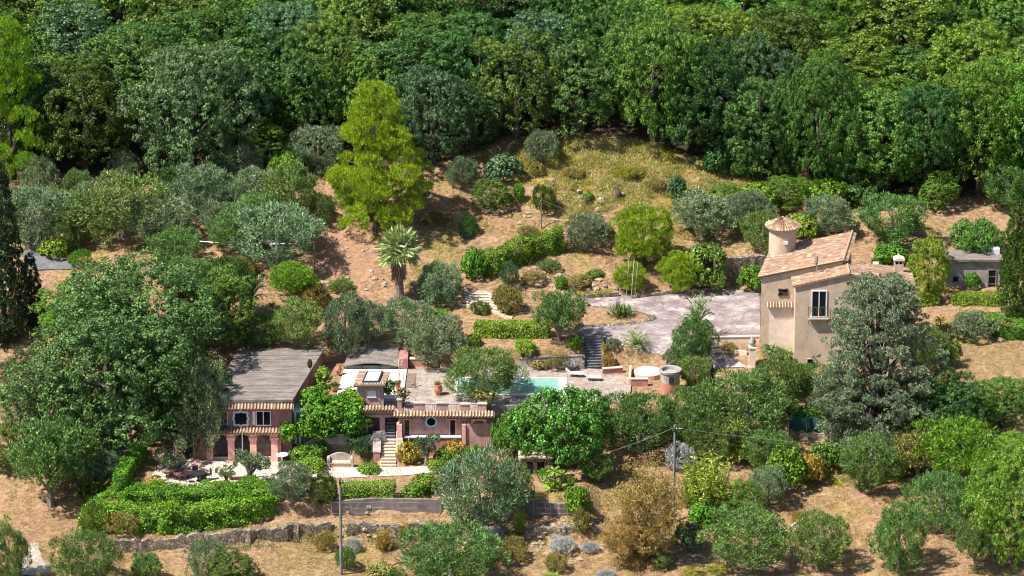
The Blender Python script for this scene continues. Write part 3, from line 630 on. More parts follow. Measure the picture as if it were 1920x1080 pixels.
def hedge(pix, width, height, m, label, L=.13, Wd=.10, top_noise=.12, seed=1, zadd=0, world=None, dens=300, name='hedge', mode='flat', cat='hedge'):
    """clipped hedge along a line of photo pixels (foot of its front face)"""
    rng = np.random.default_rng(seed); P = world or [G(*q) for q in pix]; lf = LF()
    hs = height if isinstance(height, (list, tuple)) else [height]*len(P)
    base = P[0].copy()
    core = MB()
    for i in range(len(P)-1):
        a, b = np.array(P[i]), np.array(P[i+1]); d = b-a; Ln = np.linalg.norm(d[:2]); t = d/max(Ln, .01); nrm = np.array([-t[1], t[0], 0])
        if nrm[1] < 0: nrm = -nrm
        for face in ('front', 'top', 'back', 'end0', 'end1'):
            area = {'front': Ln*hs[i], 'top': Ln*width, 'back': Ln*hs[i]*.6, 'end0': width*hs[i], 'end1': width*hs[i]}[face]; n = int(area*dens)+1
            u = rng.random(n); v = rng.random(n); hh = (hs[i]*(1-u)+hs[i+1]*u)
            if face == 'front': o, z, q, nn = v*0, v*hh, u, -nrm+np.array([0, 0, .3])
            elif face == 'back': o, z, q, nn = v*0+width, v*hh, u, nrm
            elif face == 'top': o, z, q, nn = v*width, hh, u, np.array([0, 0, 1.])
            else:
                q = u*0+(0 if face == 'end0' else 1); o, z = u*width, v*(hs[i] if face == 'end0' else hs[i+1]); nn = -t*(1 if face == 'end0' else -1)
            pos = a+np.outer(q, d)+np.outer(o, nrm); pos[:, 2] += z
            lump = (vnoise(pos[:, 0]+pos[:, 1]*.5, pos[:, 2]+pos[:, 1], .7, seed)-.5)*2*top_noise+(vnoise(pos[:, 0], pos[:, 2]*1.5+pos[:, 1], .28, seed+1)-.5)*top_noise
            lump += (vnoise(pos[:, 0]+pos[:, 1], pos[:, 2]*.8, 1.7, seed+2)-.5)*1.6*top_noise
            nn = unit(np.array(nn)); pos = pos+nn*lump[:, None]+rng.normal(size=pos.shape)*.05
            nr = unit(nn+rng.normal(size=pos.shape)*.5)
            lf.leaves(pos, nr, L, Wd, rng, mode, .3)
        a2 = a+nrm*.45; b2 = b+nrm*.45; wv = nrm*max(.05, width-.9)
        zt0 = np.array([0, 0, hs[i]*.5]); zt1 = np.array([0, 0, hs[i+1]*.5]); dn = np.array([0, 0, -.3])
        core.hexa([a2+dn, b2+dn, b2+wv+dn, a2+wv+dn], [a2+zt0, b2+zt1, b2+wv+zt1, a2+wv+zt0])
    me = lf.mesh(name); me.transform(Matrix.Translation(-base)); me.materials.append(M[m])
    o = thing(name, base, label, cat); f = bpy.data.objects.new('foliage', me); f.parent = o; COL.objects.link(f)
    core.build('stem_or_core', M['bark'], o)  # hidden solid core box inside the leaf shell, not a real stem
    return o
def shaggy(name, pix_c, depthY, rx, ry, rz, m, label, n=14, seed=1, cat='climber', at=None, leaf=(.26, .17), rl=(.45, .9)):
    """irregular mass of foliage (climbers, shrubs) round a centre"""
    rng = np.random.default_rng(seed); c = at; lo = []
    for i in range(n):
        d = rng.uniform(-1, 1, 3); d[2] *= math.sqrt(1-.6*d[0]**2); r = rng.uniform(*rl)
        lo.append((np.array([d[0]*max(.1, rx-r-.15), d[1]*max(.1, ry-r*.8-.1), d[2]*max(.1, rz-r-.15)]), r))
    lf = LF(); foliage(lf, rng, lo, .3, .38, 14, leaf[0], leaf[1], cull=.8, under=-.9)
    me = lf.mesh(name); me.materials.append(M[m]); o = thing(name, c, label, cat); f = bpy.data.objects.new('foliage', me); f.parent = o; COL.objects.link(f)
    mb = MB()
    for l in lo[:8]: mb.tube([(l[0][0]*.3, l[0][1]*.3, -rz), (l[0][0]*.6, l[0][1]*.6, l[0][2]*.3-rz*.3), tuple(l[0])], [.06, .04, .02], 5)
    s = bpy.data.objects.new('stem_or_core', mesh_of(mb, name+'_stem', M['bark'])); s.parent = o; COL.objects.link(s)
    return o
# ------------------------------------------------------------------ ground
def inpoly(x, y, poly):
    c = np.zeros(x.shape, bool); j = len(poly)-1
    for i in range(len(poly)):
        (ax, ay), (bx, by) = poly[i], poly[j]
        c ^= ((ay > y) != (by > y)) & (x < (bx-ax)*(y-ay)/((by-ay) or 1e-9)+ax); j = i
    return c
BANK = [(930, 330), (970, 262), (1150, 258), (1300, 285), (1420, 340), (1300, 400), (1180, 385), (1060, 420), (1000, 350)]
def make_ground():
    xs = np.unique(np.concatenate([np.arange(-120, -46, 2.5), np.arange(-46, 46.1, 0.3), np.arange(46, 121, 2.5)]))
    Xg, Yg = np.meshgrid(xs, YG); Z = TH(Xg, Yg); far = np.abs(Xg) > 46
    nx, ny = len(xs), len(YG)
    v = np.stack([Xg, Yg, Z], -1).reshape(-1, 3)
    px, py = proj(v)
    i = np.arange(nx-1); j = np.arange(ny-1); I, J = np.meshgrid(i, j); a = (J*nx+I).ravel()
    f = np.stack([a, a+1, a+nx+1, a+nx], 1)
    me = bpy.data.meshes.new('ground'); me.from_pydata(v.tolist(), [], f.tolist()); me.materials.append(M['ground'])
    nn = vnoise(v[:, 0], v[:, 1], 1.5, 8)
    veg = inpoly(px, py, BANK)*np.clip(nn*1.8, 0, 1)*.9+np.clip((vnoise(v[:, 0], v[:, 1], 3, 9)-.62)*2.5, 0, .5)
    redz = np.clip(vnoise(v[:, 0], v[:, 1], 6, 5)*.15+np.interp(py, [300, 420, 560, 640, 900, 1080], [.02, .22, .2, .05, -.02, 0])+.3*inpoly(px, py, [(590, 330), (760, 380), (740, 560), (560, 600)]), -.1, .5)
    jx, jy = (vnoise(v[:, 0], v[:, 1], 1.5, 21)-.5)*50, (vnoise(v[:, 0], v[:, 1], 1.5, 22)-.5)*30
    bare = inpoly(px+jx, py+jy, [(590, 335), (650, 400), (720, 425), (705, 520), (640, 548), (600, 520), (580, 430)])*.85+inpoly(px+jx, py+jy, [(790, 345), (960, 400), (1010, 420), (960, 440), (860, 420), (760, 390)])*.5+inpoly(px+jx, py+jy, [(0, 930), (140, 960), (160, 1060), (60, 1080), (0, 1000)])*.35
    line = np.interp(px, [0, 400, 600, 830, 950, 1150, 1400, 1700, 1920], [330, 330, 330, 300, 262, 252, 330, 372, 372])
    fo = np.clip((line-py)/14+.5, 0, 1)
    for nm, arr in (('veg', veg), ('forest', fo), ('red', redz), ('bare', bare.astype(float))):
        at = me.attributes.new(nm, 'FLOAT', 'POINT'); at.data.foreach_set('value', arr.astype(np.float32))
    me.polygons.foreach_set('use_smooth', [True]*len(me.polygons)); me.update()
    o = bpy.data.objects.new('ground', me); COL.objects.link(o); o['kind'] = 'structure'
make_ground()
for nm, pix, m, off in (
    ('driveway', [(1090, 634), (1087, 613), (1150, 611), (1200, 606), (1230, 596), (1195, 586), (1085, 572), (1085, 561), (1130, 556), (1330, 545), (1424, 546), (1426, 640), (1330, 640), (1345, 652), (1400, 690), (1330, 692), (1290, 668), (1240, 668), (1190, 655), (1135, 642)], 'drive', .06),
    ('road', [(60, 463), (140, 494), (160, 506), (60, 508), (40, 480)], 'asphalt', .06),
    ('gravel_path', [(40, 1079), (38, 1050), (58, 1020), (74, 1018), (78, 1045), (98, 1079)], 'concrete', .05),
    ('patio', [(285, 890), (300, 872), (372, 858), (530, 862), (560, 870), (545, 905), (500, 912), (330, 915), (290, 912)], 'patio', .05),
    ('garden_path', [(575, 880), (610, 878), (700, 876), (760, 877), (835, 874), (842, 884), (760, 893), (640, 897), (585, 900)], 'patio', .05),
    ('stepped_path', [(868, 548), (905, 545), (950, 560), (958, 580), (935, 590), (880, 576)], 'concrete', .05)):
    o = drape(nm, pix, M[m], off); o['kind'] = 'structure'
# terrace slabs (paving on the retained platform)
def slab(name, pts, z1, m, t=.22, kind='structure'):
    mb = MB(); mb.prism(pts, z1-t, z1); o = mb.build(name, m); o['kind'] = kind; return o
Yf = -14.55
def XX(px, Y, Z=TZ): return X(px, Y, Z)
pool = (XX(852, -8), XX(1064, -8), WZ(960, 741, TZ).y, WZ(960, 708, TZ).y)   # x0 x1 y0 y1
slab('terrace_paving', [(XX(757, -12.4), -12.4), (XX(757, Yf), Yf), (XX(912, Yf), Yf), (XX(912, -11.3), -11.3), (pool[0], -11.3), (pool[0], -3.6), (XX(765, -3.9), -3.9)], TZ, 'paving')
slab('terrace_paving', [(pool[0]+.003, pool[3]), (pool[1], pool[3]), (pool[1], -3.6), (pool[0]+.003, -3.6)], TZ, 'paving')
slab('terrace_paving', [(pool[1]+.003, -11.5), (XX(1180, -11.5), -11.5), (XX(1185, -6.2), -6.2), (XX(1135, -3.9), -3.9), (pool[1]+.003, -3.6)], TZ, 'paving')
slab('terrace_paving', [(pool[0]+.003, -11.5), (pool[1], -11.5), (pool[1], pool[2]), (pool[0]+.003, pool[2])], TZ-.01, 'paving')
slab('white_terrace', [(XX(628, -11.2), -11.2), (XX(755, -11.2), -11.2), (XX(763, -3.95), -3.95), (XX(645, -3.95), -3.95)], TZ+.01, 'whiteslab')
slab('entry_paving', [(XX(675, -14.5), -14.5), (XX(755, -14.5), -14.5), (XX(755, -11.21), -11.21), (XX(675, -11.21), -11.21)], TZ-.02, 'paving', .2)

# ------------------------------------------------------------------ walls
def wallrun(name, pix, h, t, m, label, cap=None, step=.45, world=None, jit=.05, cat='wall', sink=.5):
    P = world or [G(*q) for q in pix]; r = random.Random(len(label)); hs = h if isinstance(h, (list, tuple)) else [h]*len(P)
    mb = MB(); cb = MB()
    for i in range(len(P)-1):
        a, b = P[i], P[i+1]; d = (b-a); d.z = 0; L = d.length; d.normalize(); n = Vector((-d.y, d.x, 0))
        if n.y < 0: n = -n
        k = max(1, round(L/step)); off = [r.uniform(-jit, jit)*.6 for _ in range(k+1)]; tops = [hs[i]*(1-q/k)+hs[i+1]*q/k+r.uniform(-jit, jit) for q in range(k+1)]
        for q in range(k):
            u0 = a.lerp(b, q/k); u1 = a.lerp(b, (q+1)/k); u0 = u0+n*off[q]; u1 = u1+n*off[q+1]; o = n*0.0
            T0 = Vector((0, 0, tops[q])); T1 = Vector((0, 0, tops[q+1])); S = Vector((0, 0, -sink))
            mb.hexa([u0+S+o, u1+S+o, u1+S+n*t+o, u0+S+n*t+o], [u0+T0+o, u1+T1+o, u1+T1+n*t+o, u0+T0+n*t+o])
            if cap: cb.hexa([u0+T0+o-n*.05, u1+T1+o-n*.05, u1+T1+n*(t+.05)+o, u0+T0+n*(t+.05)+o], [c+Vector((0, 0, .07)) for c in (u0+T0+o-n*.05, u1+T1+o-n*.05, u1+T1+n*(t+.05)+o, u0+T0+n*(t+.05)+o)])
    if cap:
        o = thing(name, P[0], label, cat); mb.build('wall_face', m, o); cb.build('coping', cap, o)
    else:
        o = mb.build(name, m, None, loc=P[0]); tag(o, label, cat)
    return o
wallrun('dry_stone_wall', [(212, 1036), (300, 1036), (380, 1030), (470, 1024), (560, 1016), (622, 1012)], 1.05, .5, 'stone', 'long dry stone retaining wall below the double clipped hedge', jit=.16)
wallrun('dry_stone_wall', [(650, 1010), (740, 1012), (840, 1012), (930, 1014)], .95, .45, 'stone', 'low tumbled dry stone wall behind the silvery shrubs, right of the foreground pole', jit=.12)
wallrun('dry_stone_wall', [(985, 1012), (1060, 1012), (1130, 1006)], .8, .45, 'stone', 'short low dry stone wall left of the tall ochre dry tree', jit=.12)
wallrun('garden_wall', [(622, 966), (700, 965), (770, 964), (828, 962)], 1.15, .25, 'mauvewall', 'grey mauve rendered wall under the rectangular hedge beside the foreground pole', jit=.015)
wallrun('garden_wall', [(985, 966), (1050, 968), (1112, 966)], 1.05, .25, 'mauvewall', 'grey mesh covered wall below the round dark olive, middle foreground', jit=.015)
wallrun('garden_wall', [(570, 852), (600, 850), (640, 848), (676, 848)], .85, .3, 'concrete', 'pale stained retaining wall above the stone garden bench', cap='stepstone', jit=.01)
wallrun('garden_wall', [(972, 694), (1030, 693), (1092, 691)], 1.0, .3, 'concrete', 'low dark retaining wall along the back of the swimming pool', cap='stone', jit=.02)
wallrun('garden_wall', [(768, 690), (800, 690)], .7, .4, 'redwall', 'short pink planter wall under the olive trees behind the terrace', cap='stepstone', jit=.0)
wallrun('garden_wall', [(1340, 524), (1380, 522), (1432, 518)], 1.9, .45, 'stone', 'high shaded stone retaining wall left of the tower house', jit=.05)
wallrun('garden_wall', [(1195, 560), (1260, 553), (1340, 547), (1400, 528), (1424, 520)], .32, .3, 'stone', 'low stone kerb wall curving round the back of the driveway', jit=.05)
wallrun('garden_wall', [(1086, 562), (1160, 558)], .45, .25, 'stone', 'short low wall at the left end of the driveway under yellow plants', jit=.03)
wallrun('garden_wall', [(1328, 646), (1375, 645), (1424, 643)], .55, .25, 'panelwall', 'low pale wall between the driveway and the tower house front garden', cap='stepstone', jit=.0)
wallrun('garden_wall', [(1330, 664), (1365, 662), (1400, 668)], .35, .2, 'panelwall', 'low cream edging wall below the driveway corner', jit=.0)
wallrun('garden_wall', [(695, 600), (738, 596)], .9, .3, 'redwall', 'short dark garden wall at the foot of the tall fan palm', jit=.02)
wallrun('garden_wall', [(1650, 470), (1700, 476), (1770, 478)], .8, .3, 'stone', 'low wall behind the chimney of the tower house', jit=.03)
wallrun('garden_wall', [(1500, 820), (1560, 823)], .35, .25, 'concrete', 'low stained kerb wall in the shade below the silvery conifer', jit=.0)
wallrun('garden_wall', [(1332, 850), (1350, 852)], 1.4, .2, 'panelwall', 'small cream gate pier wall in front of the yellow green yucca', jit=.0)
wallrun('garden_wall', [(860, 574), (912, 583), (960, 600)], .18, .16, 'stepstone', 'pale stone kerb below the stepped path', jit=.02)

def stair(name, px0, px1, A, B, n, m, label, side=None):
    """A, B = (Y, Z) bottom front and top back"""
    o = thing(name, (X((px0+px1)/2, A[0], A[1]), A[0], A[1]), label, 'stairs')
    x0 = X(px0, A[0], A[1]); x1 = X(px1, A[0], A[1])
    for i in range(n):
        y0 = A[0]+(B[0]-A[0])*i/n; y1 = A[0]+(B[0]-A[0])*(i+1)/n; z = A[1]+(B[1]-A[1])*(i+1)/n; h = (B[1]-A[1])/n
        mb = MB(); mb.box(x0, x1, y0, y1+.02*(i < n-1), z-h-.15, z-.05).box(x0-.02, x1+.02, y0-.05, y1-.004, z-.05, z); mb.build('step', m, o)
    return o
g0 = G(727, 876)
stair('stone_stairs', 714, 742, (g0.y, g0.z), (-14.65, -7.95), 9, 'stepstone', 'pale garden stairs rising between two pink planters to the pink pavilion')
stair('stone_stairs', 723, 741, (-14.6, -7.95), (-12.7, -5.92), 9, 'slate', 'dark shaded upper stairs under the tiled porch of the pink pavilion')
stair('stone_stairs', 1097, 1127, (-3.75, -5.9), (-1.9, -3.75), 11, 'slate', 'narrow dark slate stairs climbing from the pool terrace to the driveway')
for a, b in ((1091, 1096), (1128, 1133)):
    mb = MB(); x0 = X(a, -3.8, -5); x1 = X(b, -3.8, -5)
    mb.hexa([(x0, -3.9, -6), (x1, -3.9, -6), (x1, -1.8, -6), (x0, -1.8, -6)], [(x0, -3.9, -5.3), (x1, -3.9, -5.3), (x1, -1.8, -3.5), (x0, -1.8, -3.5)])
    o = mb.build('stair_wall', 'stone', loc=(x0, -3.9, -6)); tag(o, 'rough stone cheek wall on the %s side of the slate stairs' % ('left' if a == 1091 else 'right'), 'wall')
for a, b, s in ((700, 713, 'left'), (743, 754, 'right')):
    mb = MB(); g = G((a+b)/2, 868); x0 = X(a, g.y, g.z); x1 = X(b, g.y, g.z); mb.prism([(x0, g.y), (x1, g.y), (x1, g.y+2.1), (x0, g.y+2.1)], g.z-.4, [g.z+.9, g.z+.9, g.z+1.9, g.z+1.9])
    o = thing('stair_planter', (x0, g.y, g.z), 'pink masonry planter flanking the pale stairs on the '+s, 'planter'); mb.build('planter_body', 'redwall', o)
    MB().hexa([(x0-.04, g.y-.04, g.z+.9), (x1+.04, g.y-.04, g.z+.9), (x1+.04, g.y+2.1, g.z+1.9), (x0-.04, g.y+2.1, g.z+1.9)], [(x0-.04, g.y-.04, g.z+.97), (x1+.04, g.y-.04, g.z+.97), (x1+.04, g.y+2.1, g.z+1.97), (x0-.04, g.y+2.1, g.z+1.97)]).build('coping', 'concrete', o)
# curved risers of the stepped path
for i in range(6):
    mb = MB(); pts = [G(868+k*15.5+i*1.5, 548+i*5.2+k*2.6+2.2*math.sin(k*1.4)) for k in range(6)]
    mb.tube([q+Vector((0, 0, .09)) for q in pts], .10, 5); o = mb.build('path_step', 'stepstone', loc=pts[0])
    tag(o, 'pale curved step edge, '+['first', 'second', 'third', 'fourth', 'fifth', 'lowest'][i]+' from the top of the stepped path', 'step', 'curved steps of the stepped path')

# ------------------------------------------------------------------ building helpers
def window(par, px0, px1, py0, py1, Y, fm='white', gm='glass', mull=1, rails=0, fw=.08, name='window', out=.07):
    x0, x1 = X(px0, Y, PZ(py1, Y)), X(px1, Y, PZ(py1, Y)); z1, z0 = PZ(py0, Y), PZ(py1, Y)
    mb = MB(); a, b = Y-out, Y+.02
    mb.box(x0, x0+fw, a, b, z0, z1).box(x1-fw, x1, a, b, z0, z1).box(x0+fw, x1-fw, a, b, z1-fw, z1).box(x0-.05, x1+.05, a-.05, b, z0-fw, z0)
    for i in range(mull):
        xm = x0+(x1-x0)*(i+1)/(mull+1); mb.box(xm-.04, xm+.04, a+.01, b, z0, z1-fw)
    for i in range(rails):
        zm = z0+(z1-z0)*(i+1)/(rails+1); mb.box(x0+fw, x1-fw, a+.02, b, zm-.025, zm+.025)
    w = mb.build(name, fm, par); MB().box(x0+fw, x1-fw, Y-.02, Y+.015, z0, z1-fw).build('pane', gm, w); return w
def eave(par, px0, px1, pyl, pyh, Yl, Yh, period=.27, name='tiled_eave', seed=1, under=True):
    zl, zh = PZ(pyl, Yl), PZ(pyh, Yh); x0, x1 = X(px0, Yl, zl), X(px1, Yl, zl)
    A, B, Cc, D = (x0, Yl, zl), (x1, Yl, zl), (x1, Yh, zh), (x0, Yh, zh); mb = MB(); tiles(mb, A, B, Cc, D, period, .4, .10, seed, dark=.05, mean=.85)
    if under: slab_under(mb, A, B, Cc, D, .08)
    return mb.build(name, 'tile', par)
def rail(mb, a, b, h, step=.13, r=.012):
    a, b = Vector(a), Vector(b); n = max(2, round((b-a).length/step)); u = Vector((0, 0, h))
    mb.tube([a+u, b+u], .025, 4).tube([a+Vector((0, 0, .08)), b+Vector((0, 0, .08))], .02, 4)
    for i in range(n+1):
        q = a.lerp(b, i/n); mb.tube([q, q+u], r, 4)
def arch_panel(mb, x0, x1, z0, z1, zs, ya, yb, top=.0, n=14):
    """solid between an arch opening x0..x1 (springing zs, crown z1-top) and flat top z1"""
    c = (x0+x1)/2; a = (x1-x0)/2; h = z1-top-zs; P = [(c-a*math.cos(math.pi*i/n), zs+h*math.sin(math.pi*i/n)) for i in range(n+1)]
    for i in range(n):
        (xa, za), (xb, zb) = P[i], P[i+1]
        mb.hexa([(xa, ya, za), (xb, ya, zb), (xb, yb, zb), (xa, yb, za)], [(xa, ya, z1), (xb, ya, z1), (xb, yb, z1), (xa, yb, z1)])

# ------------------------------------------------------------------ left pink house
Yl, Yu, Yb = -15.5, -14.7, -2.75
H = thing('pink_house', (X(450, Yu, -10), Yu, -10), 'long pink house with arcade, tiled eaves and flat grey weathered roof', 'house')
fl, fr = X(398, Yu, -4.5), X(546, Yu, -4.5); br, bl = X(606, Yb, -4.4), X(452, Yb, -4.4)
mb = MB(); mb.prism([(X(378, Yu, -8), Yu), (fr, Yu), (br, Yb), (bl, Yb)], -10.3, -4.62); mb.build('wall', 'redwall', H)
mb = MB(); mb.prism([(fl-.2, Yu-.18), (fr+.12, Yu-.18), (br+.12, Yb), (bl-.2, Yb)], -4.62, -4.42); R = mb.build('roof', 'roofold', H)
mb = MB()
for i in range(1, 8):
    f = i/8+rnd.uniform(-.03, .03); a = Vector((fl-.2, Yu-.18, -4.42)).lerp(Vector((bl-.2, Yb, -4.42)), f); b = Vector((fr+.12, Yu-.18, -4.42)).lerp(Vector((br+.12, Yb, -4.42)), f)
    mb.hexa([a, b, b+Vector((0, .1, 0)), a+Vector((0, .1, 0))], [q+Vector((0, 0, .03)) for q in (a, b, b+Vector((0, .1, 0)), a+Vector((0, .1, 0)))])
mb.build('roof_seam', 'roofold', R)
MB().box(fl-.1, X(530, Yu, -5), Yu-.12, Yu+.02, PZ(759, Yu), -4.63).build('fascia', 'greywall', H)
eave(H, 372, 551, 767, 757, Yu-.62, Yu-.10, seed=3)
eave(H, 364, 528, 812.5, 802, Yl-.45, Yu-.02, seed=4)
window(H, 410, 427, 772, 794, Yu, fw=.06)
window(H, 480, 508, 770, 796, Yu, fw=.07)
MB().box(X(473, Yu), X(478.5, Yu), Yu-.06, Yu-.005, PZ(796, Yu), PZ(771, Yu)).build('shutter', 'white', H)
def ornate(par, cpx, cpy, wpx, hpx, Y, m, gm, lob=8, thick=.2, amp=.09, rot=0, sup=4):
    z = PZ(cpy, Y); x = X(cpx, Y, z); s = scl(Y); a = wpx*s/2; b = hpx*s/math.cos(PITCH)/2; n = 64; mb = MB(); r0 = []; r1 = []
    for i in range(n):
        th = 2*math.pi*i/n; k = (abs(math.cos(th))**sup+abs(math.sin(th))**sup)**(-1/sup); w = 1+amp*math.cos(lob*th+rot)
        r0.append((x+a*k*w*math.cos(th), z+b*k*w*math.sin(th))); r1.append((x+a*k*w*math.cos(th)*(1-thick), z+b*k*w*math.sin(th)*(1-thick)))
    for i in range(n):
        j = (i+1) % n
        mb.hexa([(r1[i][0], Y-.08, r1[i][1]), (r0[i][0], Y-.08, r0[i][1]), (r0[i][0], Y+.01, r0[i][1]), (r1[i][0], Y+.01, r1[i][1])],
                [(r1[j][0], Y-.08, r1[j][1]), (r0[j][0], Y-.08, r0[j][1]), (r0[j][0], Y+.01, r0[j][1]), (r1[j][0], Y+.01, r1[j][1])])
    w = mb.build('window', m, par); g = MB(); g.poly([(q[0], Y-.02, q[1]) for q in r1]); g.build('pane', gm, w); return w
ornate(H, 451.5, 784.5, 31, 30, Yu, 'blueframe', 'glass', lob=8, thick=.26, amp=.07)
# arcade
zt = PZ(809, Yl); zs = PZ(830, Yl); zb = PZ(857, Yl); xa = lambda q: X(q, Yl, -8.5)
mb = MB(); ops = [(400, 427), (440, 469), (481, 510)]
for a, b in ops: arch_panel(mb, xa(a), xa(b), zb, zt, zs, Yl, Yl+.35, .26)
for a, b in ((376, 400), (427, 440), (469, 481), (510, 527)): mb.box(xa(a), xa(b), Yl, Yl+.35, -10.3, zt)
mb.box(xa(376), xa(527), Yl+.36, Yu+.0, zt-.1, zt); mb.build('arcade_wall', 'redwall', H)
mb = MB()
for a, b in ops: mb.box(xa(a)-.01, xa(b)+.01, Yl+.02, Yl+.33, -10.2, zb)
mb.build('sill', 'concrete', H)
for c in (393.5, 433.5, 475, 514.5):
    q = MB(); x = xa(c); q.box(x-.27, x+.27, Yl-.16, Yl-.004, -10.15, zs+.247).box(x-.33, x+.33, Yl-.22, Yl-.004, zs+.25, zs+.37).box(x-.36, x+.36, Yl-.26, Yl-.004, zs+.38, zs+.55).box(x-.31, x+.31, Yl-.2, Yl-.004, zs+.56, zt-.03).box(x-.32, x+.32, Yl-.2, Yl-.004, -10.3, -9.8)
    q.build('pillar', 'pillar', H)
for i, (a, b) in enumerate(ops):
    MB().box(xa(a)-.02, xa(b)+.02, Yl+.2, Yl+.24, zb, zt-.02).build('arch_glass', ['glass', 'glass', 'redglass'][i], H)
MB().box(xa(453.5), xa(455.5), Yl+.1, Yl+.19, zb, zt-.13).box(xa(440), xa(454), Yl+.1, Yl+.16, zb+.65, zb+.69).build('glass_door_frame', 'white', H)
MB().box(xa(361), xa(375.5), Yl+.3, Yu+1.5, -10.3, zt).build('side_wall', 'redwall', H)
# glazed corner on the right
Yg = -14.2; x = lambda q: X(q, Yg, -6.5)
MB().box(x(527.5), x(590), Yg, Yg+1.8, -8.6, -5.75).build('glazed_annex', 'greenglass', H)
mb = MB()
for q in (529, 534, 554, 562, 588): mb.box(x(q)-.09, x(q)+.09, Yg-.08, Yg-.003, -8.6, -5.7)
mb.box(x(527), x(592), Yg-.1, Yg+1.9, -5.73, -5.6); mb.build('annex_frame', 'blueframe', H)
d = MB(); c = W(581, 682, -9.0)
for i in range(24):
    t0, t1 = 2*math.pi*i/24, 2*math.pi*(i+1)/24
    d.poly([c+Vector((.02, -.14, 0)), c+Vector((.22*math.cos(t0), 0, .42*math.sin(t0))), c+Vector((.22*math.cos(t1), 0, .42*math.sin(t1)))])
    d.poly([c+Vector((.02, -.10, 0)), c+Vector((.22*math.cos(t1), .03, .42*math.sin(t1))), c+Vector((.22*math.cos(t0), .03, .42*math.sin(t0)))])
d.tube([c+Vector((0, .02, 0)), c+Vector((.05, .25, -.2)), (c.x+.05, c.y+.25, -4.45)], .03, 5); d.tube([c+Vector((.02, -.1, 0)), c+Vector((.1, -.4, -.1))], .015, 4)
d.build('satellite_dish', 'dark', H)

# ------------------------------------------------------------------ pink pavilion below the pool terrace
Yp = -14.75
V = thing('pink_pavilion', (X(820, Yp, -9), Yp, -9), 'low pink pavilion with battlemented roof terrace, tiled eave and round window', 'building')
xp = lambda q, z=-7: X(q, Yp, z)
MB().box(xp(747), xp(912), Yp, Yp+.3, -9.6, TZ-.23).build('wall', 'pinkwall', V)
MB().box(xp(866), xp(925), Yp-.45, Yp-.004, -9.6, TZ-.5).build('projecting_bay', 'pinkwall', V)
eave(V, 738, 868, 781, 771, Yp-.62, Yp-.05, seed=7); eave(V, 868.3, 927, 781.5, 771, Yp-1.0, Yp-.05, seed=8)
mb = MB()
for a, b, h in ((745, 753, 1.45), (776, 797, 1.15), (818.5, 840, 1.15), (863, 881, 1.05), (896, 912, 1.1)):
    k = MB(); k.box(xp(a, TZ), xp(b, TZ), Yp-.02, Yp+.38, TZ-.2, TZ+h-.07); P = k.build('merlon', 'pinkwall', V)
    MB().box(xp(a, TZ)-.05, xp(b, TZ)+.05, Yp-.07, Yp+.43, TZ+h-.07, TZ+h).build('coping', 'concrete', P)
MB().box(xp(753, TZ), xp(896, TZ), Yp+.0, Yp+.34, TZ-.19, TZ+.22).build('parapet', 'pinkwall', V)
for a, b in ((753, 776), (797, 818.5), (840, 863), (881, 896)):
    mb = MB(); rail(mb, (xp(a, TZ)+.03, Yp+.12, TZ+.2), (xp(b, TZ)-.03, Yp+.12, TZ+.2), .78, .14); mb.build('railing', 'grille', V)
for a, b, m in ((756.5, 770, 'redglass'), (842, 856, 'glass')):
    w = window(V, a, b, 785, 818, Yp, 'pillar', m, 0, name='door', fw=.1)
ornate(V, 808.5, 790.5, 24, 22, Yp, 'blueframe', 'glass', lob=8, thick=.33, amp=.02, sup=2)
MB().box(xp(757), xp(865), Yp-.5, Yp-.006, PZ(821.5, Yp-.5), PZ(819.5, Yp-.5)).build('ledge', 'white', V)
MB().box(xp(780), xp(865), Yp-.42, Yp-.006, -9.5, PZ(822, Yp-.5)-.003).build('plinth', 'redwall', V)
for a, b in ((744, 754), (866, 873)): MB().box(xp(a), xp(b), Yp-.6, Yp-.455 if a > 800 else Yp-.004, -9.6, TZ-.52).build('pillar', 'pillar', V)
k = MB(); x0, x1 = xp(884), xp(912); arch_panel(k, x0, x1, -8.4, PZ(786, Yp-.5), PZ(800, Yp-.5), Yp-.5, Yp-.455, .1); k.build('niche_arch', 'pillar', V)
# porch over the stairs + lantern turret
Yk = -14.4; xk = lambda q, z=-7: X(q, Yk, z)
K = thing('stair_turret', (xk(700), Yk, -8), 'small square pink turret with glass skylight roof above the porch stairs', 'building')
eave(K, 674, 741, 769.5, 761, Yk-.55, Yk+.25, seed=9)
MB().box(xk(675), xk(742), Yk-.02, Yk+.2, PZ(771, Yk)-.02, TZ-.22).build('lintel', 'redwall', K)
for a, b in ((675, 690), (712, 722)): MB().box(xk(a), xk(b), Yk, Yk+.35, -8.7, PZ(771, Yk)-.024).build('pillar', 'pinkwall', K)
MB().box(xk(690)+.003, xk(721), Yk+1.3, Yk+1.6, -8.7, TZ-.23).build('back_wall', 'redwall', K)
Yt = -13.2; xt = lambda q, z=-5: X(q, Yt, z); ztop = PZ(720, Yt)
MB().box(xt(670), xt(719), Yt, Yt+2.5, TZ-.03, ztop).build('turret_wall', 'greywall', K)
MB().box(xt(676), xt(713), Yt-.04, Yt-.003, TZ, ztop-.45).build('turret_panel', 'pinkwall', K)
window(K, 689, 705, 732, 744, Yt-.04, 'blueframe', 'skyglass', 0, fw=.05)
bz = PZ(697, Yt+2.6)
A, B, Cc, D = Vector((xt(663), Yt-.35, ztop-.02)), Vector((xt(722), Yt-.35, ztop-.02)), Vector((X(731, Yt+2.6, bz), Yt+2.6, bz)), Vector((X(675, Yt+2.6, bz), Yt+2.6, bz))
def bl4(u, v): return (A*(1-u)+B*u)*(1-v)+(D*(1-u)+Cc*u)*v
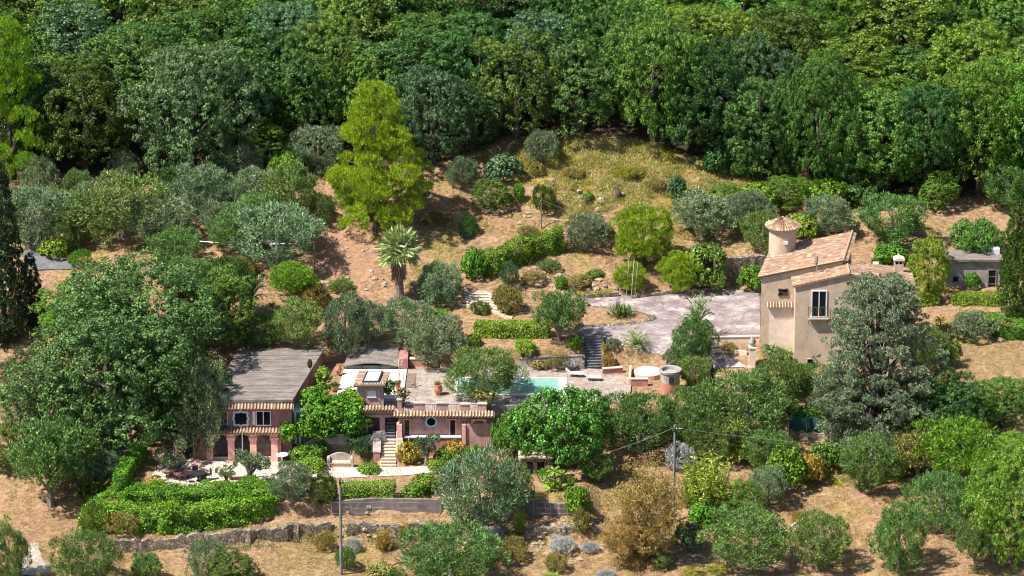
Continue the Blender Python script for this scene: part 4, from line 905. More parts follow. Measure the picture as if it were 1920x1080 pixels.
mb = MB(); tiles(mb, bl4(0, 0), bl4(1, 0), bl4(1, .2), bl4(0, .2), .21, .4, .06, 4); slab_under(mb, A, B, Cc, D, .12)
tiles(mb, bl4(0, 1), bl4(0, .2), bl4(.22, .2), bl4(.22, 1), .22, .4, .05, 5); tiles(mb, bl4(.8, .2), bl4(.8, 1), bl4(1, 1), bl4(1, .2), .22, .4, .05, 6)
RR = mb.build('tiled_roof', 'tile', K); up = Vector((0, 0, .1))
sk = MB(); sk.hexa([bl4(.24, .22), bl4(.78, .22), bl4(.78, .97), bl4(.24, .97)], [q+up for q in (bl4(.24, .22), bl4(.78, .22), bl4(.78, .97), bl4(.24, .97))]); S = sk.build('skylight', 'dark', K)
sk = MB(); u2 = Vector((0, 0, .125)); sk.hexa([bl4(.29, .27)+up, bl4(.73, .27)+up, bl4(.73, .92)+up, bl4(.29, .92)+up], [q+u2 for q in (bl4(.29, .27), bl4(.73, .27), bl4(.73, .92), bl4(.29, .92))]); sk.build('pane', 'skyglass', S)
mb = MB(); rail(mb, (xt(722), Yt+.1, TZ), (X(742, Yt, TZ), Yt+.1, TZ), .85, .16); mb.build('railing', 'grille', K)
# low arched shelter at the back of the terrace
zf = PZ(687, -4.05); zk = -4.72; Sx = thing('shelter', (X(695, -4, TZ), -4.05, TZ), 'low shelter with curved weathered grey roof behind the white terrace', 'shelter'); n = 14; mb = MB()
for i in range(n):
    q = []
    for f in (i/n, (i+1)/n):
        bow = .32*math.sin(math.pi*f); q.append((Vector((X(644+104*f, -4.05, zf), -4.05, zf+bow)), Vector((X(657+90*f, -1.65, zk), -1.65, zk+bow*.5))))
    t = Vector((0, 0, -.07)); mb.hexa([q[0][0]+t, q[1][0]+t, q[1][1]+t, q[0][1]+t], [q[0][0], q[1][0], q[1][1], q[0][1]])
mb.build('roof', 'roofold', Sx)
MB().box(X(648, -3.9, TZ), X(744, -3.9, TZ), -3.9, -3.8, TZ-.1, zf+.02).build('glass_front', 'greenglass', Sx)
for q in (646, 678, 712, 744): MB().tube([(X(q, -3.95, TZ), -3.95, TZ-.1), (X(q, -3.95, TZ), -3.95, zf)], .04, 5).build('post', 'dark', Sx)
MB().box(X(748, -3.9, TZ), X(765, -3.9, TZ), -3.9, -1.7, TZ, -5.0).build('brick_pier', 'redwall', Sx)
# frame on the hillside behind the shelter
mb = MB(); P0 = [W(q, 646, -1.0) for q in (690, 752)]
for q in P0: mb.tube([q+Vector((0, 0, -.5)), q+Vector((0, 0, 1.15))], .035, 5)
mb.tube([P0[0]+Vector((0, 0, 1.1)), P0[1]+Vector((0, 0, 1.1))], .03, 5); o = mb.build('pergola_frame', 'metal', loc=P0[0]); tag(o, 'thin pale metal frame standing behind the curved roof shelter', 'frame')

# ------------------------------------------------------------------ pool
PL = thing('swimming_pool', (pool[0], pool[2], TZ), 'rectangular pale turquoise swimming pool on the terrace', 'pool')
x0, x1, y0, y1 = pool; c = .28; mb = MB(); mb.box(x0, x1, y0-.02, y0+c, TZ-.3, TZ+.05).box(x0, x1, y1-c, y1, TZ-.3, TZ+.05).box(x1-c-.45, x1, y0+c, y1-c, TZ-.3, TZ+.05).box(x0, x0+c, y0+c, y1-c, TZ-.3, TZ+.05); mb.build('coping', 'whiteslab', PL)
MB().poly([(x0+c, y0+c, TZ-.06), (x1-c-.45, y0+c, TZ-.06), (x1-c-.45, y1-c, TZ-.06), (x0+c, y1-c, TZ-.06)]).build('water', 'water', PL)
wp = MB(); wp.box(x0, x1+.0, -11.9, -11.51, -9.5, TZ-.2); o = wp.build('pool_wall', 'greywall', loc=(x0, -11.9, -9)); tag(o, 'shaded outer wall carrying the front edge of the swimming pool', 'wall')

# ------------------------------------------------------------------ tower house on the right
YA, Yd = -3.3, 3.7
T = thing('tower_house', (X(1500, YA, -4.3), YA, -4.3), 'beige rendered villa with clay tile roofs, round tower and barred balcony window', 'house')
zA, zB = PZ(517, YA)-.1, PZ(487, YA)-.1; x0 = X(1427, YA, 0); x1 = X(1578, YA, 0); sh = 1.45; shr = 1.25
MB().prism([(x0, YA), (x1, YA), (x1+shr, Yd), (x0+sh, Yd)], -6.5, [zA, zB, zB, zA]).build('wall', 'beigewall', T)
o_ = .28; sl = (zB-zA)/(x1-x0)
A = Vector((x0+sh-o_, Yd+.1, zA-o_*sl+.1)); B = Vector((x0-o_, YA-.15, zA-o_*sl+.1)); Cc = Vector((x1+.05, YA-.15, zB+.1)); D = Vector((x1+shr+.05, Yd+.1, zB+.1))
mb = MB(); tiles(mb, A, B, Cc, D, .25, .38, .055, 11); slab_under(mb, A, B, Cc, D, .1); R1 = mb.build('roof', 'tile', T)
mb = MB(); tiles(mb, (x1+.38, YA-.15, zB-.02), (x1+shr+.38, Yd+.1, zB-.02), D+Vector((0, 0, .06)), Cc+Vector((0, 0, .06)), .3, .35, .06, 12)
mb.tone = .7; mb.tube([Cc+Vector((0, -.05, .08)), D+Vector((0, 0, .08))], .11, 8); mb.build('ridge_tiles', 'tile', R1)
mb = MB(); mb.tone = .85; mb.tube([B+Vector((0, 0, .04)), Cc+Vector((0, 0, .04))], .06, 6); mb.build('verge_tiles', 'tile', R1)
window_plaque = ornate(T, 1468.5, 548, 19, 14, YA, 'grille', 'redglass', lob=4, thick=.2, amp=.10, rot=math.pi, sup=5)
eave(T, 1438, 1488.5, 576, 566, YA-.28, YA, period=.25, seed=14)
MB().box(X(1441, YA), X(1488, YA), YA-.03, YA+.01, -5.2, PZ(576, YA)).build('pale_panel', 'panelwall', T)
YV = -5.4; v0 = X(1491, YV, 0); vm = X(1592, YV, 3); v1 = X(1708, YV, 0); ze = PZ(535, YV)-.08; zr = PZ(512, YV)-.08; sl2 = (zr-ze)/(vm-v0); zq = zr-(v1-vm)*.22
MB().prism([(v0, YV), (vm, YV), (vm, YA-.003), (v0, YA-.003)], -7.5, [ze, zr, zr, ze]).build('wing_wall', 'beigewall', T)
MB().prism([(vm+.003, YV), (v1, YV), (v1, -2.3), (vm+.003, -2.3)], -7.5, [zr-.01, zq, zq, zr-.01]).build('wing_wall', 'beigewall', T)
A = Vector((v0-.25, YA-.01, ze-.25*sl2+.1)); B = Vector((v0-.25, YV-.15, ze-.25*sl2+.1)); Cc = Vector((vm, YV-.15, zr+.1)); D = Vector((vm, YA-.01, zr+.1))
mb = MB(); tiles(mb, A, B, Cc, D, .25, .38, .055, 21); slab_under(mb, A, B, Cc, D, .1); R2 = mb.build('wing_roof', 'tile', T)
A = Vector((v1+.25, YV-.15, zq-.05+.1)); B = Vector((v1+.25, -2.2, zq-.05+.1)); Cc = Vector((vm, -2.2, zr+.1)); D = Vector((vm, YV-.15, zr+.1))
mb = MB(); tiles(mb, A, B, Cc, D, .25, .38, .055, 22); slab_under(mb, A, B, Cc, D, .1); mb.build('wing_roof', 'tile', T)
MB().prism([(vm+.3, -2.29), (v1+.1, -2.29), (v1+.1, 1.4), (vm+.3, 1.4)], -7.5, [1.75, 1.2, 1.2, 1.75]).build('rear_wall', 'beigewall', T)
A = Vector((v1+.3, -2.19, 1.27)); B = Vector((v1+.3, 1.55, 1.27)); Cc = Vector((vm+.3, 1.55, 1.87)); D = Vector((vm+.3, -2.19, 1.87))
mb = MB(); tiles(mb, A, B, Cc, D, .25, .38, .055, 23); slab_under(mb, A, B, Cc, D, .1); mb.build('rear_roof', 'tile', T)
mb = MB(); mb.tone = .75; mb.tube([(vm, YV-.33, zr+.16), (vm, YA+.6, zr+.16)], .1, 8); mb.build('ridge_tiles', 'tile', R2)
fw = window(T, 1520, 1550, 544, 593, YV, 'white', 'glass', 1, 0, .11, 'french_window')
bx0, bx1 = X(1514.5, YV, -.5), X(1553, YV, -.5); zbk = PZ(596, YV-.3)
BK = MB().box(bx0, bx1, YV-.42, YV-.09, zbk-.1, zbk).build('balcony', 'panelwall', T)
mb = MB(); rail(mb, (bx0+.03, YV-.38, zbk), (bx1-.03, YV-.38, zbk), .98, .115); rail(mb, (bx0+.03, YV-.38, zbk), (bx0+.03, YV-.1, zbk), .98, .13); rail(mb, (bx1-.03, YV-.38, zbk), (bx1-.03, YV-.1, zbk), .98, .13); mb.build('railing', 'grille', BK)
for q in (bx0+.08, bx1-.08): MB().tube([(q, YV-.38, zbk-.1), (q, YV-.02, zbk-.55)], .03, 4).build('bracket', 'grille', BK)
window(T, 1512, 1530, 672, 700, YV, 'beigewall', 'glass', 0, name='door', fw=.06)
MB().box(X(1587, YV, 2), X(1594, YV, 2), YV-.1, YV-.003, PZ(532, YV), PZ(528, YV)).build('vent', 'grille', T)
# dish on the upper wall
c = W(1531, 489, YA-.6); d = MB()
for i in range(24):
    t0, t1 = 2*math.pi*i/24, 2*math.pi*(i+1)/24
    a = Vector((.14*math.cos(t0), .05*math.cos(t0), .42*math.sin(t0))); b = Vector((.14*math.cos(t1), .05*math.cos(t1), .42*math.sin(t1)))
    d.poly([c+Vector((.05, -.12, 0)), c+a, c+b]); d.poly([c+Vector((.05, -.08, 0)), c+b+Vector((0, .03, 0)), c+a+Vector((0, .03, 0))])
d.tube([c, c+Vector((.05, .1, -.3)), (c.x+.05, c.y+.1, ze+.35)], .03, 5).tube([c+Vector((0, -.1, 0)), c+Vector((.3, -.3, -.05))], .015, 4); d.build('satellite_dish', 'greywall', T)
# round tower
Yc = 2.5; zt_ = PZ(429, Yc-1.0); tx = X(1467, Yc, 3); TW = MB().lathe((tx, Yc, 0), [(1.17, -6), (1.17, zt_)], 40).build('tower', 'beigewall', T, smooth=True)
mb = MB(); n = 34; rt = random.Random(3); zr0 = zt_-.02; hc = .72
for i in range(n):
    for j in range(4):
        mb.tone = min(1, max(0, rt.gauss(.6, .25))); r0, r1 = 1.5*(1-j/4.2)+.04, 1.5*(1-(j+1)/4.2); z0, z1 = zr0+hc*j/4.2, zr0+hc*(j+1)/4.2
        for k, (f0, f1, h0, h1) in enumerate(((0, .3, 0, .06), (.3, .6, .06, 0), (.6, 1, 0, -.01))):
            t0 = 2*math.pi*(i+f0)/n; t1 = 2*math.pi*(i+f1)/n
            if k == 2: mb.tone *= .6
            P = lambda r, t, z: (tx+r*math.cos(t), Yc+r*math.sin(t), z)
            mb.poly([P(r0, t0, z0+h0+.02), P(r0, t1, z0+h1+.02), P(r1, t1, z1+h1), P(r1, t0, z1+h0)])
            mb.poly([P(r0, t0, z0+h0-.03), P(r0, t1, z0+h1-.03), P(r0, t1, z0+h1+.02), P(r0, t0, z0+h0+.02)])
mb.tone = .8; mb.lathe((tx, Yc, zr0+hc*.93), [(.1, 0), (.09, .1), (.001, .16)], 10); mb.lathe((tx, Yc, zr0), [(1.5, .0), (1.17, -.04)], 34); mb.build('conical_roof', 'tile', TW)
MB().box(tx+.05, tx+.38, Yc-1.3, Yc-1.1, PZ(458, Yc-1.2), PZ(452, Yc-1.2)).build('vent_box', 'white', TW)
# chimneys
for a, b, pt, Yh in ((1677, 1694, 487, -.6), (1637, 1648, 494, -1.2)):
    xc0, xc1 = X(a, Yh, 2), X(b, Yh, 2); z1 = PZ(pt, Yh); C1 = MB().box(xc0, xc1, Yh, Yh+.7, 0, z1-.08).build('chimney', 'beigewall', T)
    if a > 1650:
        MB().box(xc0-.09, xc1+.09, Yh-.09, Yh+.79, z1-.08, z1).hexa([(xc0-.09, Yh-.09, z1+.003), (xc1+.09, Yh-.09, z1+.003), (xc1+.09, Yh+.79, z1+.003), (xc0-.09, Yh+.79, z1+.003)], [((xc0+xc1)/2-.02, Yh-.09, z1+.2), ((xc0+xc1)/2+.02, Yh-.09, z1+.2), ((xc0+xc1)/2+.02, Yh+.79, z1+.2), ((xc0+xc1)/2-.02, Yh+.79, z1+.2)]).build('cap', 'panelwall', C1)
        [MB().box(xc0+q, xc0+q+.2, Yh-.01, Yh+.02, z1-.4, z1-.18).build('flue_opening', 'glass', C1) for q in (.1, .42)]
# outbuilding
Yo = 9.0; O = thing('outbuilding', (X(1820, Yo, -3), Yo, -3.2), 'flat roofed grey stone outbuilding with dark doorway near the right edge', 'outbuilding'); xo = lambda q: X(q, Yo, -1.5)
MB().box(xo(1770), xo(1876), Yo, Yo+2.4, -3.7, PZ(489, Yo)).build('wall', 'greywall', O); MB().box(xo(1766), xo(1880), Yo-.25, Yo+2.5, PZ(489, Yo), PZ(486, Yo)+.02).build('roof', 'roofold', O)
window(O, 1851, 1867, 505, 546, Yo, 'wood', 'glass', 0, 2, name='door'); window(O, 1786, 1797, 518, 528, Yo, 'wood', 'glass', 0, name='window', fw=.05)
MB().box(xo(1855), xo(1876), Yo+1.2, Yo+2.0, PZ(486, Yo)+.024, PZ(486, Yo)+.5).build('roof_box', 'white', O)
# ------------------------------------------------------------------ furniture, posts, pots
def bench():
    g = G(638, 878); g.z += .05; o = thing('garden_bench', g, 'pinkish stone garden bench with curved back beside the garden path', 'bench'); s = scl(g.y); w = 50*s
    x0, x1 = g.x-w/2, g.x+w/2
    MB().box(x0+.25, x1-.25, g.y+.02, g.y+.62, g.z+.32, g.z+.44).box(x0+.3, x1-.3, g.y+.1, g.y+.6, g.z, g.z+.32).build('seat', 'stepstone', o)
    mb = MB(); n = 16
    for i in range(n):
        f0, f1 = i/n, (i+1)/n; h = lambda f: .68+.38*math.sin(math.pi*f)**.8
        a, b = x0+.1+(w-.2)*f0, x0+.1+(w-.2)*f1
        mb.hexa([(a, g.y+.62, g.z), (b, g.y+.62, g.z), (b, g.y+.8, g.z), (a, g.y+.8, g.z)], [(a, g.y+.66, g.z+h(f0)), (b, g.y+.66, g.z+h(f1)), (b, g.y+.84, g.z+h(f1)), (a, g.y+.84, g.z+h(f0))])
    mb.build('backrest', 'concrete', o)
    for a in (x0, x1-.25):
        mb = MB(); mb.box(a, a+.25, g.y, g.y+.6, g.z, g.z+.62); mb.tube([(a+.125, g.y-.04, g.z+.64), (a+.125, g.y+.64, g.z+.70)], .14, 8); mb.build('armrest', 'concrete', o)
bench()
def post(name, px, pyb, pyt, r, m, label, cat, arm=False, at=None):
    g = at or G(px, pyb); z = PZ(pyt, g.y); dz = g.z-.3; o = thing(name, g, label, cat); h = z
    MB().tube([(g.x, g.y, dz), (g.x, g.y, h)], [r, r*.75], 8).build('pole', m, o)
    if arm:
        mb = MB(); mb.tube([(g.x-.05, g.y-.1, h-.35), (g.x+.55, g.y-.1, h-.3)], .035, 5).tube([(g.x, g.y-.05, h-.55), (g.x, g.y-.05, h-.2)], .09, 6); mb.build('bracket', 'dark', o)
        mb = MB()
        for q in (.12, .35, .5): mb.lathe((g.x+q, g.y-.1, h-.3), [(.03, 0), (.05, .04), (.02, .1)], 6)
        mb.build('insulator', 'white', o)
    return g, h
gA, hA = post('utility_pole', 640, 1078, 896, .13, 'pole', 'tall grey utility pole in the left foreground beside the rectangular hedge', 'pole', True)
gB, hB = post('utility_pole', 1263, 980, 797, .12, 'pole', 'dark grey utility pole beside the ochre dry tree', 'pole', True)
gC, hC = post('utility_pole', 590, 512, 452, .09, 'wood', 'leaning brown utility pole at the left edge of the bare earth slope', 'pole')
gD, hD = post('utility_pole', 181, 462, 418, .08, 'wood', 'short wooden utility pole among the olives above the road', 'pole')
gE, hE = post('utility_pole', 1015, 432, 372, .05, 'wood', 'thin brown post on the slope above the dark clipped hedge', 'pole')
gF, hF = post('utility_pole', 1515, 345, 301, .05, 'stepstone', 'thin pale pole at the foot of the forest on the right', 'pole')
def wire(a, b, sag, label, r=.014):
    a, b = Vector(a), Vector(b); pts = [a.lerp(b, i/16)-Vector((0, 0, sag*4*(i/16)*(1-i/16))) for i in range(17)]
    o = MB().tube(pts, r, 4).build('overhead_cable', 'metal', loc=a); tag(o, label, 'cable')
wire((gB.x, gB.y, hB-.2), tuple(W(1040, 874, -17)), .3, 'thin pale overhead cable running down left from the dark pole')
wire((gA.x, gA.y, hA-.2), tuple(W(1000, 902, -18)), .5, 'thin overhead cable running right from the foreground pole')
wire((gA.x+.5, gA.y-.1, hA-.25), (gA.x+4.6, gA.y+4, gA.z+5.2), .15, 'short bent cable beside the top of the foreground pole')
wire((gD.x, gD.y, hD-.1), (gC.x, gC.y, hC-.1), .8, 'thin overhead cable crossing the olive slope on the left')
wire((gB.x, gB.y, hB-.2), tuple(W(1990, 830, -16)), 1.0, 'long overhead cable leading right from the dark pole over the orchard')
wire((gE.x, gE.y, hE-.1), tuple(W(1150, 415, 18)), .3, 'short cable from the thin brown hillside post')
for i, (a, b, t) in enumerate(((1183, 562, 486), (1190, 560, 492), (1174, 556, 480))):
    g = G(a, b); mb = MB(); mb.tube([g+Vector((0, 0, -.1)), (g.x+.25, g.y, PZ(t, g.y))], .03, 5); o = mb.build('flower_stalk', 'stepstone', loc=g); tag(o, 'tall bare pale flower stalk rising from the agave clump, %s of three' % ['the middle', 'the rightmost', 'the leftmost'][i], 'flower stalk', 'bare flower stalks')
def pot(px, py, h, r, m, label, at=None, plantm=None, shape=0, name='pot'):
    g = at or G(px, py); o = thing(name, g, label, 'pot')
    pr = {0: [(.001, .02), (r*.55, 0), (r*.9, h*.35), (r, h*.6), (r*.75, h*.9), (r*.85, h), (r*.7, h), (r*.6, h*.85)], 1: [(.001, .02), (r*.35, 0), (r*.8, h*.35), (r, h*.55), (r*.45, h*.85), (r*.5, h), (r*.35, h)]}[shape]
    MB().lathe(g, pr, 18).build('pot_body', m, o, smooth=True)
    if plantm:
        rng = np.random.default_rng(int(px)); lf = LF(); A = np.repeat(np.array([[0, 0, h*.9]]), 90, 0); d = rdir(rng, 90); d[:, 2] = abs(d[:, 2])*.9+.1; lf.strip(A, A+d*rng.uniform(.3, .6, (90, 1)), .06, rng)
        me = lf.mesh('pot_plant'); me.materials.append(M[plantm]); q = bpy.data.objects.new('foliage', me); q.parent = o; COL.objects.link(q)
zT = TZ+.001
pot(822, 738, .95, .36, 'terracotta', 'large terracotta pot with ochre plant on the pavilion roof terrace', WZ(822, 740, zT), 'dry_green')
pot(635, 697, .85, .3, 'terracotta', 'terracotta urn beside the white terrace by the shelter', WZ(635, 702, zT), None, 1)
pot(749, 722, .55, .24, 'terracotta', 'small round terracotta pot at the foot of the terrace lamp', WZ(746, 731, zT), 'dry_green')
pot(628, 722, .5, .3, 'terracotta', 'squat pot in the shrubs left of the white terrace', WZ(627, 733, TZ-.1), 'vivid')
pot(1002, 734, .5, .22, 'dark', 'small dark pot by the pool edge', WZ(1077, 745, zT), 'olive')
def lamp(px, py, h, label):
    g = WZ(px, py, zT); o = thing('garden_lamp', g, label, 'lamp')
    MB().tube([g, g+Vector((0, 0, h*.86))], [.05, .03], 6).lathe(g, [(.14, 0), (.12, .06), (.05, .2)], 10).build('post', 'pillar', o)
    mb = MB(); 
    for k in range(4):
        a = k*math.pi/2; mb.tube([g+Vector((0, 0, h*.82)), g+Vector((.28*math.cos(a), .28*math.sin(a), h*.86)), g+Vector((.28*math.cos(a), .28*math.sin(a), h*.92))], .02, 4).lathe(g+Vector((.28*math.cos(a), .28*math.sin(a), h*.92)), [(.04, 0), (.09, .05), (.06, .14), (.001, .2)], 8)
    mb.build('lamp_head', 'stepstone', o)
lamp(748, 728, 2.5, 'ornate pale multi headed lamp post on the terrace right of the turret')
# lanterns on posts / urn on pillar
g = G(1410, 690); o = thing('gate_pillar', g, 'pale stone pillar below the driveway carrying a large urn', 'pillar'); s = scl(g.y)
MB().box(g.x-.26, g.x+.26, g.y-.26, g.y+.26, g.z-.4, g.z+1.75).box(g.x-.32, g.x+.32, g.y-.32, g.y+.32, g.z+1.752, g.z+1.87).box(g.x-.32, g.x+.32, g.y-.32, g.y+.32, g.z-.4, g.z+.12).build('pillar_shaft', 'panelwall', o)
pot(1410, 655, .85, .32, 'concrete', 'large stone urn standing on the gate pillar', g+Vector((0, 0, 1.87)), None, 1, 'urn')
g = G(1335, 716); o = thing('statue', g, 'small dark robed garden statue beside the lower path', 'statue')
MB().lathe(g, [(.26, -.1), (.24, .15), (.15, .16), (.2, .4), (.15, .8), (.2, 1.05), (.17, 1.2), (.06, 1.28), (.1, 1.38), (.1, 1.5), (.001, 1.58)], 12).tube([g+Vector((-.2, 0, 1.15)), g+Vector((-.24, -.1, .85)), g+Vector((0, -.2, .8))], [.06, .05, .04], 6).tube([g+Vector((.2, 0, 1.15)), g+Vector((.24, -.1, .85)), g+Vector((0, -.2, .8))], [.06, .05, .04], 6).build('figure', 'dark', o, smooth=True)
# well-like round brick structure
Yw = -9.6; g = WZ(1256, 735, TZ-.1); o = thing('brick_well', g, 'round brick and stone barrel shaped well with open rim, patchy red brick base', 'well'); zt = PZ(692, g.y)
MB().lathe((g.x, g.y, 0), [(.84, g.z-.5), (.82, g.z+1.0)], 28).build('brick_base', 'rustbrick', o); MB().lathe((g.x, g.y, 0), [(.80, g.z+1.0), (.84, zt-.2)], 28).build('drum', 'concrete', o)
MB().lathe((g.x, g.y, 0), [(.84, zt-.2), (.95, zt-.16), (.96, zt), (.78, zt+.01), (.72, zt-.02), (.70, zt-.3), (.001, zt-.32)], 28).build('rim', 'greywall', o)
mb = MB(); mb.box(g.x-.1, g.x+.3, g.y-.87, g.y-.8, zt-.95, zt-.45); mb.build('niche', 'dark', o)
# low red walls & white oval tub beside the well
for (a, b, c_, d_, h, lb) in ((1130, 702, 1168, 699, .45, 'low dark red wall behind the pool loungers'), (1183, 722, 1215, 722, .5, 'low dark red planter wall left of the brick well'), (1270, 733, 1288, 733, .3, 'small pale step block right of the brick well')):
    A, B = WZ(a, b, TZ), WZ(c_, d_, TZ); wallrun('low_wall', None, h, .25, 'redwall' if h > .35 else 'stepstone', lb, world=[A, B], jit=0, cap='stepstone')
A, B = WZ(1178, 722, TZ), WZ(1180, 696, TZ); mb = MB(); mb.prism([(A.x, A.y), (A.x+.2, A.y), (B.x+.2, B.y), (B.x, B.y)], TZ-.3, TZ+.55); o = mb.build('low_wall', 'pillar', loc=A); tag(o, 'short pink dividing wall running away left of the white tub', 'wall')
g = WZ(1216, 702, TZ+.02); o = thing('round_tub', g, 'white round hot tub with wooden surround beside the brick well', 'hot tub')
MB().lathe(g, [(1.25, -.2), (1.25, .3), (1.05, .34), (1.0, .3)], 26).build('surround', 'pillar', o); MB().lathe(g, [(1.0, .31), (.95, .36), (.8, .42), (.001, .5)], 26).build('cover', 'white', o, smooth=True)
def lounger(px, py, ang, m, label, at=None, grp=None, k=1.0):
    g = at or G(px, py); g = g+Vector((0, 0, .06)); o = thing('sun_lounger', g, label, 'sun lounger', grp); o.rotation_euler = (0, 0, ang); o.scale = (k, k, k)
    def bb(nm, f, mm):
        mb = MB(); f(mb); me = mesh_of(mb, nm, M[mm]); q = bpy.data.objects.new(nm, me); q.parent = o; COL.objects.link(q)
    bb('seat', lambda b: b.box(-.35, .35, -.65, .55, .30, .38), m)
    bb('backrest', lambda b: b.hexa([(-.35, .56, .30), (.35, .56, .30), (.35, .62, .26), (-.35, .62, .26)], [(-.35, 1.15, .78), (.35, 1.15, .78), (.35, 1.21, .74), (-.35, 1.21, .74)]), m)
    for a in (-.3, .3):
        for b_ in (-.55, .5): bb('leg', lambda b: b.tube([(a, b_, 0), (a, b_, .3)], .03, 5), 'wood')
lounger(322, 892, -1.0, 'wood', 'brown sun lounger at the left end of the patio', k=1.25); lounger(345, 897, -.9, 'redwall', 'reddish sun lounger second from the left on the patio', k=1.25)
lounger(1082, 706, 1.5, 'white', 'small white lounger on the terrace nearest the pool end', WZ(1082, 706, zT), k=.8); lounger(1113, 712, 1.5, 'white', 'small white lounger on the terrace below the slate stairs', WZ(1115, 713, zT), k=.8)
def table(px, py, r, h, m, label, at=None):
    g = at or G(px, py); g = g+Vector((0, 0, .05)); o = thing('round_table', g, label, 'table')
    MB().lathe(g, [(.001, h-.06), (r, h-.06), (r*1.01, h-.02), (r, h), (.001, h)], 22).build('tabletop', m, o); MB().lathe(g, [(r*.4, 0), (.08, .06), (.06, h-.05)], 10).build('pedestal', m, o)
    return g
table(529, 869, .52, .75, 'white', 'white round table in front of the right pillar of the arcade')
tg = table(372, 903, .6, .74, 'dark', 'dark round table on the pale patio')
def chair(x, y, z, ang, label):
    o = thing('patio_chair', (x, y, z), label, 'chair', 'chairs round the dark patio table'); o.rotation_euler = (0, 0, ang)
    def bb(nm, mb):
        q = bpy.data.objects.new(nm, mesh_of(mb, nm, M['dark'])); q.parent = o; COL.objects.link(q)
    bb('seat', MB().box(-.24, .24, -.24, .24, .42, .47)); bb('backrest', MB().box(-.24, .24, .21, .25, .5, .95))
    for a in (-.2, .2):
        for b in (-.2, .2): bb('leg', MB().tube([(a, b, 0), (a, b, .42)], .02, 4))
for k, (a, nm) in enumerate(((0.3, 'behind'), (1.9, 'left of'), (3.6, 'in front of'), (5.1, 'right of'))):
    chair(tg.x-.85*math.sin(a)*1, tg.y+.85*math.cos(a), tg.z, a, 'dark slatted patio chair standing %s the dark round table' % nm)
mb = MB(); g = G(446, 903)+Vector((0, 0, .05)); o = thing('low_table', g, 'low pinkish stone table on the patio beside the pruned olive', 'table'); MB().box(g.x-.85, g.x+.85, g.y, g.y+.8, g.z+.36, g.z+.44).build('tabletop', 'pillar', o)
for a in (-.7, .55): MB().box(g.x+a, g.x+a+.15, g.y+.1, g.y+.7, g.z, g.z+.36).build('leg', 'concrete', o)
# ladder leaning in the orchard
a, b = G(1470, 1005), W(1500, 978, G(1470, 1005).y+.4); d = b-a; n_ = Vector((0, -.12, 0)).cross(d).normalized()*.2; n_ = Vector((-d.z, 0, d.x)).normalized()*.2
o = thing('ladder', a, 'silver ladder leaning against the small orchard olive', 'ladder')
for s_ in (-1, 1): MB().tube([a+n_*s_, b+n_*s_], .028, 5).build('rail', 'metal', o)
mb = MB()
for i in range(1, 8): mb.tube([a.lerp(b, i/8)-n_, a.lerp(b, i/8)+n_], .022, 4)
mb.build('rungs', 'metal', o)
# teal netting fence in the shade, bottom frames
g1, g2 = G(1478, 812), G(1546, 815); o = thing('netting_fence', g1, 'teal windbreak netting fence in the shade under the trees', 'fence'); h = Vector((0, 0, 1.25))
mb = MB(); k = 12
for i in range(k):
    p0, p1 = g1.lerp(g2, i/k), g1.lerp(g2, (i+1)/k); w0 = Vector((0, .06*math.sin(i*1.7), 0)); w1 = Vector((0, .06*math.sin((i+1)*1.7), 0)); t = Vector((0, .02, 0)); mb.hexa([p0+w0, p1+w1, p1+w1+t, p0+w0+t], [p0+h+w0*2, p1+h+w1*2, p1+h+w1*2+t, p0+h+w0*2+t])
mb.build('net', 'netting', o)
for f in (0, .5, 1): q = g1.lerp(g2, f); MB().tube([q+Vector((0, -.05, -.2)), q+Vector((0, -.05, 1.4))], .03, 5).build('post', 'metal', o)
# mesh fence posts in front of the grey garden walls
for i, q in enumerate((622, 660, 699, 737, 775, 813, 1000, 1032, 1064, 1096)):
    g = G(q, 972); o = MB().tube([g+Vector((0, 0, -.2)), g+Vector((0, 0, 1.4))], .02, 5).build('fence_post', 'metal', loc=g)
    tag(o, 'slim metal fence post in front of the grey wall %s' % ('near the foreground pole' if q < 700 else 'left of the watershed olive' if q < 900 else 'right of the round dark olive'), 'post', 'slim metal posts along the grey garden walls')
    o['label'] = ('slim metal post, %s from left at the wall %s' % (['first', 'second', 'third', 'fourth', 'fifth', 'sixth', 'first', 'second', 'third', 'fourth'][i], 'beside the foreground pole' if q < 900 else 'below the dark round olive'))
def wires2(q0, q1, lb):
    mb = MB()
    for z in (.4, .9, 1.4):
        a = [G(q0+(q1-q0)*i/6, 972)+Vector((0, 0, z)) for i in range(7)]; mb.tube(a, .008, 3)
    o = mb.build('fence_wire', 'metal', loc=a[0]); tag(o, lb, 'fence wire')
wires2(622, 813, 'fence wires strung in front of the long grey garden wall'); wires2(1000, 1096, 'fence wires strung in front of the short grey garden wall')
# cold frames at the bottom edge, right
for i, q in enumerate((1388, 1428, 1468)):
    g = G(q, 1102); o = thing('cold_frame', g, 'dark glazed cold frame on the orchard ground at the bottom edge, %s of three' % ['leftmost', 'middle', 'rightmost'][i], 'cold frame', 'cold frames at the bottom edge')
    MB().box(g.x-.8, g.x+.8, g.y, g.y+1.2, g.z-.1, g.z+.45).build('frame', 'blueframe', o); MB().box(g.x-.72, g.x+.72, g.y+.08, g.y+1.12, g.z+.453, g.z+.475).build('pane', 'glass', o)
